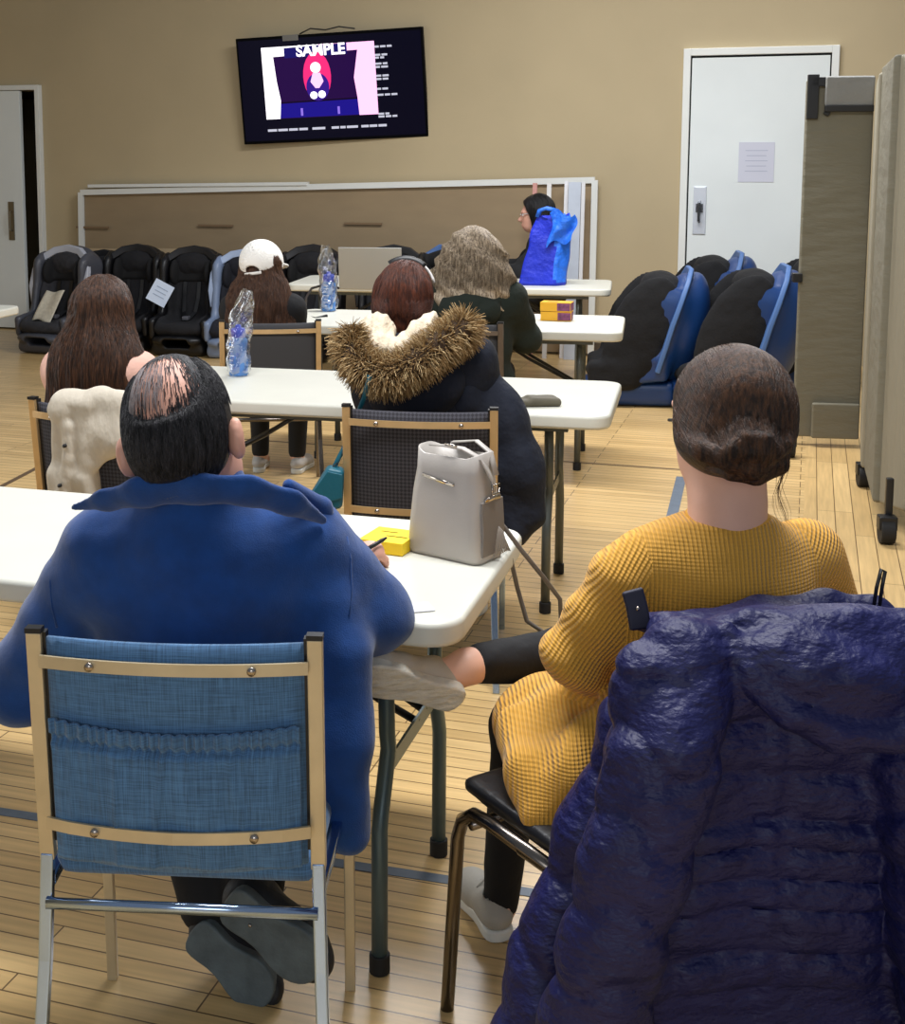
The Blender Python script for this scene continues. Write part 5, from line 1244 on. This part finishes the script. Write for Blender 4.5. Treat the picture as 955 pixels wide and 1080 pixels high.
# yellow boxes
m_bx = M('yellow_box_card', (226, 168, 32), .55); m_pur = M('purple_print', (120, 60, 96), .6, var=(60, .5))
for k, (lab) in enumerate(('lower of two stacked yellow card boxes on the third table', 'upper of two stacked yellow card boxes on the third table')):
    p = Z(588, 338, TZ) + V((0, .02, .051*k)); o = MB().box((0, 0, .025), (.165, .10, .049), None).build('card_box', m_bx, None, smooth=False, bevel=.002); solo(o, lab, 'box', p, math.radians(-14-4*k), 'yellow boxes on the third table')
    MB().box((.045, -.051, .025), (.07, .002, .04)).box((.083, 0, .025), (.002, .09, .04)).build('printed_end', m_pur, o, smooth=False); MB().box((-.02, 0, .0502), (.06, .06, .0008)).build('box_label', M('box_label_orange', (206, 140, 40), .6), o, smooth=False)
s = SDF(); s.box((0, 0, .012), (.16, .085, .022), .009); s.box((.02, 0, .02), (.10, .075, .016), .007, R=rotm(0, .08, .1))
o = s.build('wallet', M('olive_wallet', (88, 82, 66), .7, var=(20, .15)), None, h=.004, noise=[(30, .002)]); solo(o, 'dark olive wallet lying on the second table right of the parka', 'wallet', Z(566, 427, TZ), .12)
# teal bag beside the parka woman
def teal():
    p = W(344, 515, 3.92); m_te = M('teal_leather', (18, 92, 110), .4, bump=(60, .2, (1, 1, 1), .004)); o = MB().prism([(-.054, -.028), (-.014, -.07), (.05, -.056), (.056, .06), (.006, .07)], -.03, .03, lambda q: V((q.x, q.z, q.y))).build('small_bag', m_te, None, bevel=.012)
    MB().prism([(-.036, .0), (.0, -.038), (.05, -.022), (.05, .05), (.006, .06)], -.034, -.028, lambda q: V((q.x, q.z, q.y))).build('bag_flap', m_te, o, bevel=.002)
    solo(o, 'small teal bag hanging left of the chair with the parka', 'bag', p)
    MB().tube([W(350, 494, 3.92)-p, W(356, 488, 3.92)-p, W(358, 496, 3.92)-p, W(352, 500, 3.92)-p], .003, 8).build('bag_ring', m_black, o)
    MB().bar([W(353, 492, 3.93)-p, W(364, 470, 3.98)-p, W(376, 440, 4.0)-p, W(384, 420, 3.96)-p, W(390, 396, 3.93)-p], .014, .003, (0, 1, 0)).build('shoulder_strap', m_te, o)
teal()
# beige coat on the left chair
def beige():
    p, r = C2L; m_c = M('beige_cotton', (200, 190, 172), .85, var=(9, .05), bump=(9, .6, (1.4, 1, .7), .03), bump2=(260, .2, (1, 1, 1), .001))
    s = SDF(); fo = lambda P: .004*np.sin(P[..., 0]*52+P[..., 2]*9+2*np.sin(P[..., 2]*12))
    s.chain([(-.12, -.275, .865), (-.04, -.285, .885), (.06, -.28, .895), (.13, -.27, .885)], [.020, .024, .025, .020], k=.03, disp=fo)
    s.box((-.045, -.292, .72), (.15, .05, .34), .02, R=rotm(.08, .06, 0), k=.04, disp=fo); s.box((-.06, -.295, .58), (.17, .045, .16), .02, k=.04, disp=fo)
    s.chain([(.10, -.29, .87), (.08, -.30, .78), (.03, -.305, .70)], [.05, .055, .035], k=.03, flat=((0, 1, 0), 1.6), disp=fo); s.cap((.05, -.2, .86), (.06, -.21, .72), .03, .02, k=.03)
    s.chain([(-.1, -.31, .85), (-.05, -.318, .80), (-.055, -.32, .70), (-.085, -.318, .56)], [.018, .02, .018, .02], k=.012, flat=((0, 1, 0), 1.5))
    s.ell((-.085, -.305, .845), (.045, .03, .03), k=.02)
    o = s.build('beige_coat', m_c, None, h=.006, noise=[((18, 18, 6), .005), (9, .003)]); solo(o, 'beige cotton coat draped over the back of the left second row chair', 'coat', p, r)
    for x, z in ((-.052, .745), (-.075, .62)): MB().tube([(x, -.334, z), (x, -.342, z)], .006, 12).build('coat_button', m_black, o)
beige()
# papers on the car seats
q = Z(67, 366, 0); o = MB().grid(lambda i, j: V((.2*(i-.5)+.03*j, -.0-.16*(1-j)+.01*math.sin(i*6), .30*j*.8+.012*math.sin(i*5+j*3))), 12, 12).build('leaflet', M('cream_leaflet', (204, 196, 176), .7, var=(40, .12)), None)
o.modifiers.new('s', 'SOLIDIFY').thickness = .003; solo(o, 'cream folded leaflet lying in the grey rimmed car seat', 'leaflet', V((q.x-.02, q.y-.22, .27)), -.5)
q = Z(196, 370, 0); o = MB().box((0, 0, 0), (.17, .004, .19), rotm(-.15, .5, 0)).build('paper_tag', M('pale_tag', (206, 220, 240), .6), None, smooth=False); solo(o, 'white square paper tag hanging on the black car seat', 'tag', W(169, 309, q.y-.13), 0)
for k in range(3): MB().box(rotm(-.15, .5, 0) @ V((0, -.004, .04-.035*k)), (.10, .002, .006), rotm(-.15, .5, 0)).build('printed_line', M('tag_ink', (150, 166, 190), .7), o, smooth=False)
# ================================================================== LIGHT
def area(name, loc, size, power, col=(1, 1, 1), rot=(0, 0, 0), sy=None):
    l = bpy.data.lights.new(name, 'AREA'); l.energy = power; l.color = col; l.size = size
    if sy: l.shape = 'RECTANGLE'; l.size_y = sy
    o = bpy.data.objects.new(name, l); COL.objects.link(o); o.location = loc; o.rotation_euler = rot; return o
for v_, u_, e in ((2.9, -.9, 150), (7.6, -1.2, 170), (11.0, -.8, 60)):
    area('ceiling_lamp', uv(u_, v_, 3.9), 2.6, e, (.98, .98, 1), (0, 0, -PHI), .5)
area('window_light', uv(-6.5, 3.5, 2.2), 4.5, 70, (.9, .95, 1), (0, -PI/2, -PHI), 2.2)
area('rear_fill_light', (-.8, -3.2, 2.3), 3.5, 55, (.95, .97, 1), (math.radians(82), 0, 0), 1.8)  # soft fill added behind the camera to brighten camera-facing surfaces
wd = bpy.data.worlds.new('world'); scn.world = wd; wd.use_nodes = True
wd.node_tree.nodes['Background'].inputs[0].default_value = (.75, .85, 1, 1); wd.node_tree.nodes['Background'].inputs[1].default_value = .22
scn.view_settings.view_transform = 'Standard'; scn.view_settings.look = 'None'; scn.view_settings.gamma = 1; scn.view_settings.exposure = .27
scn.view_settings.use_curve_mapping = False
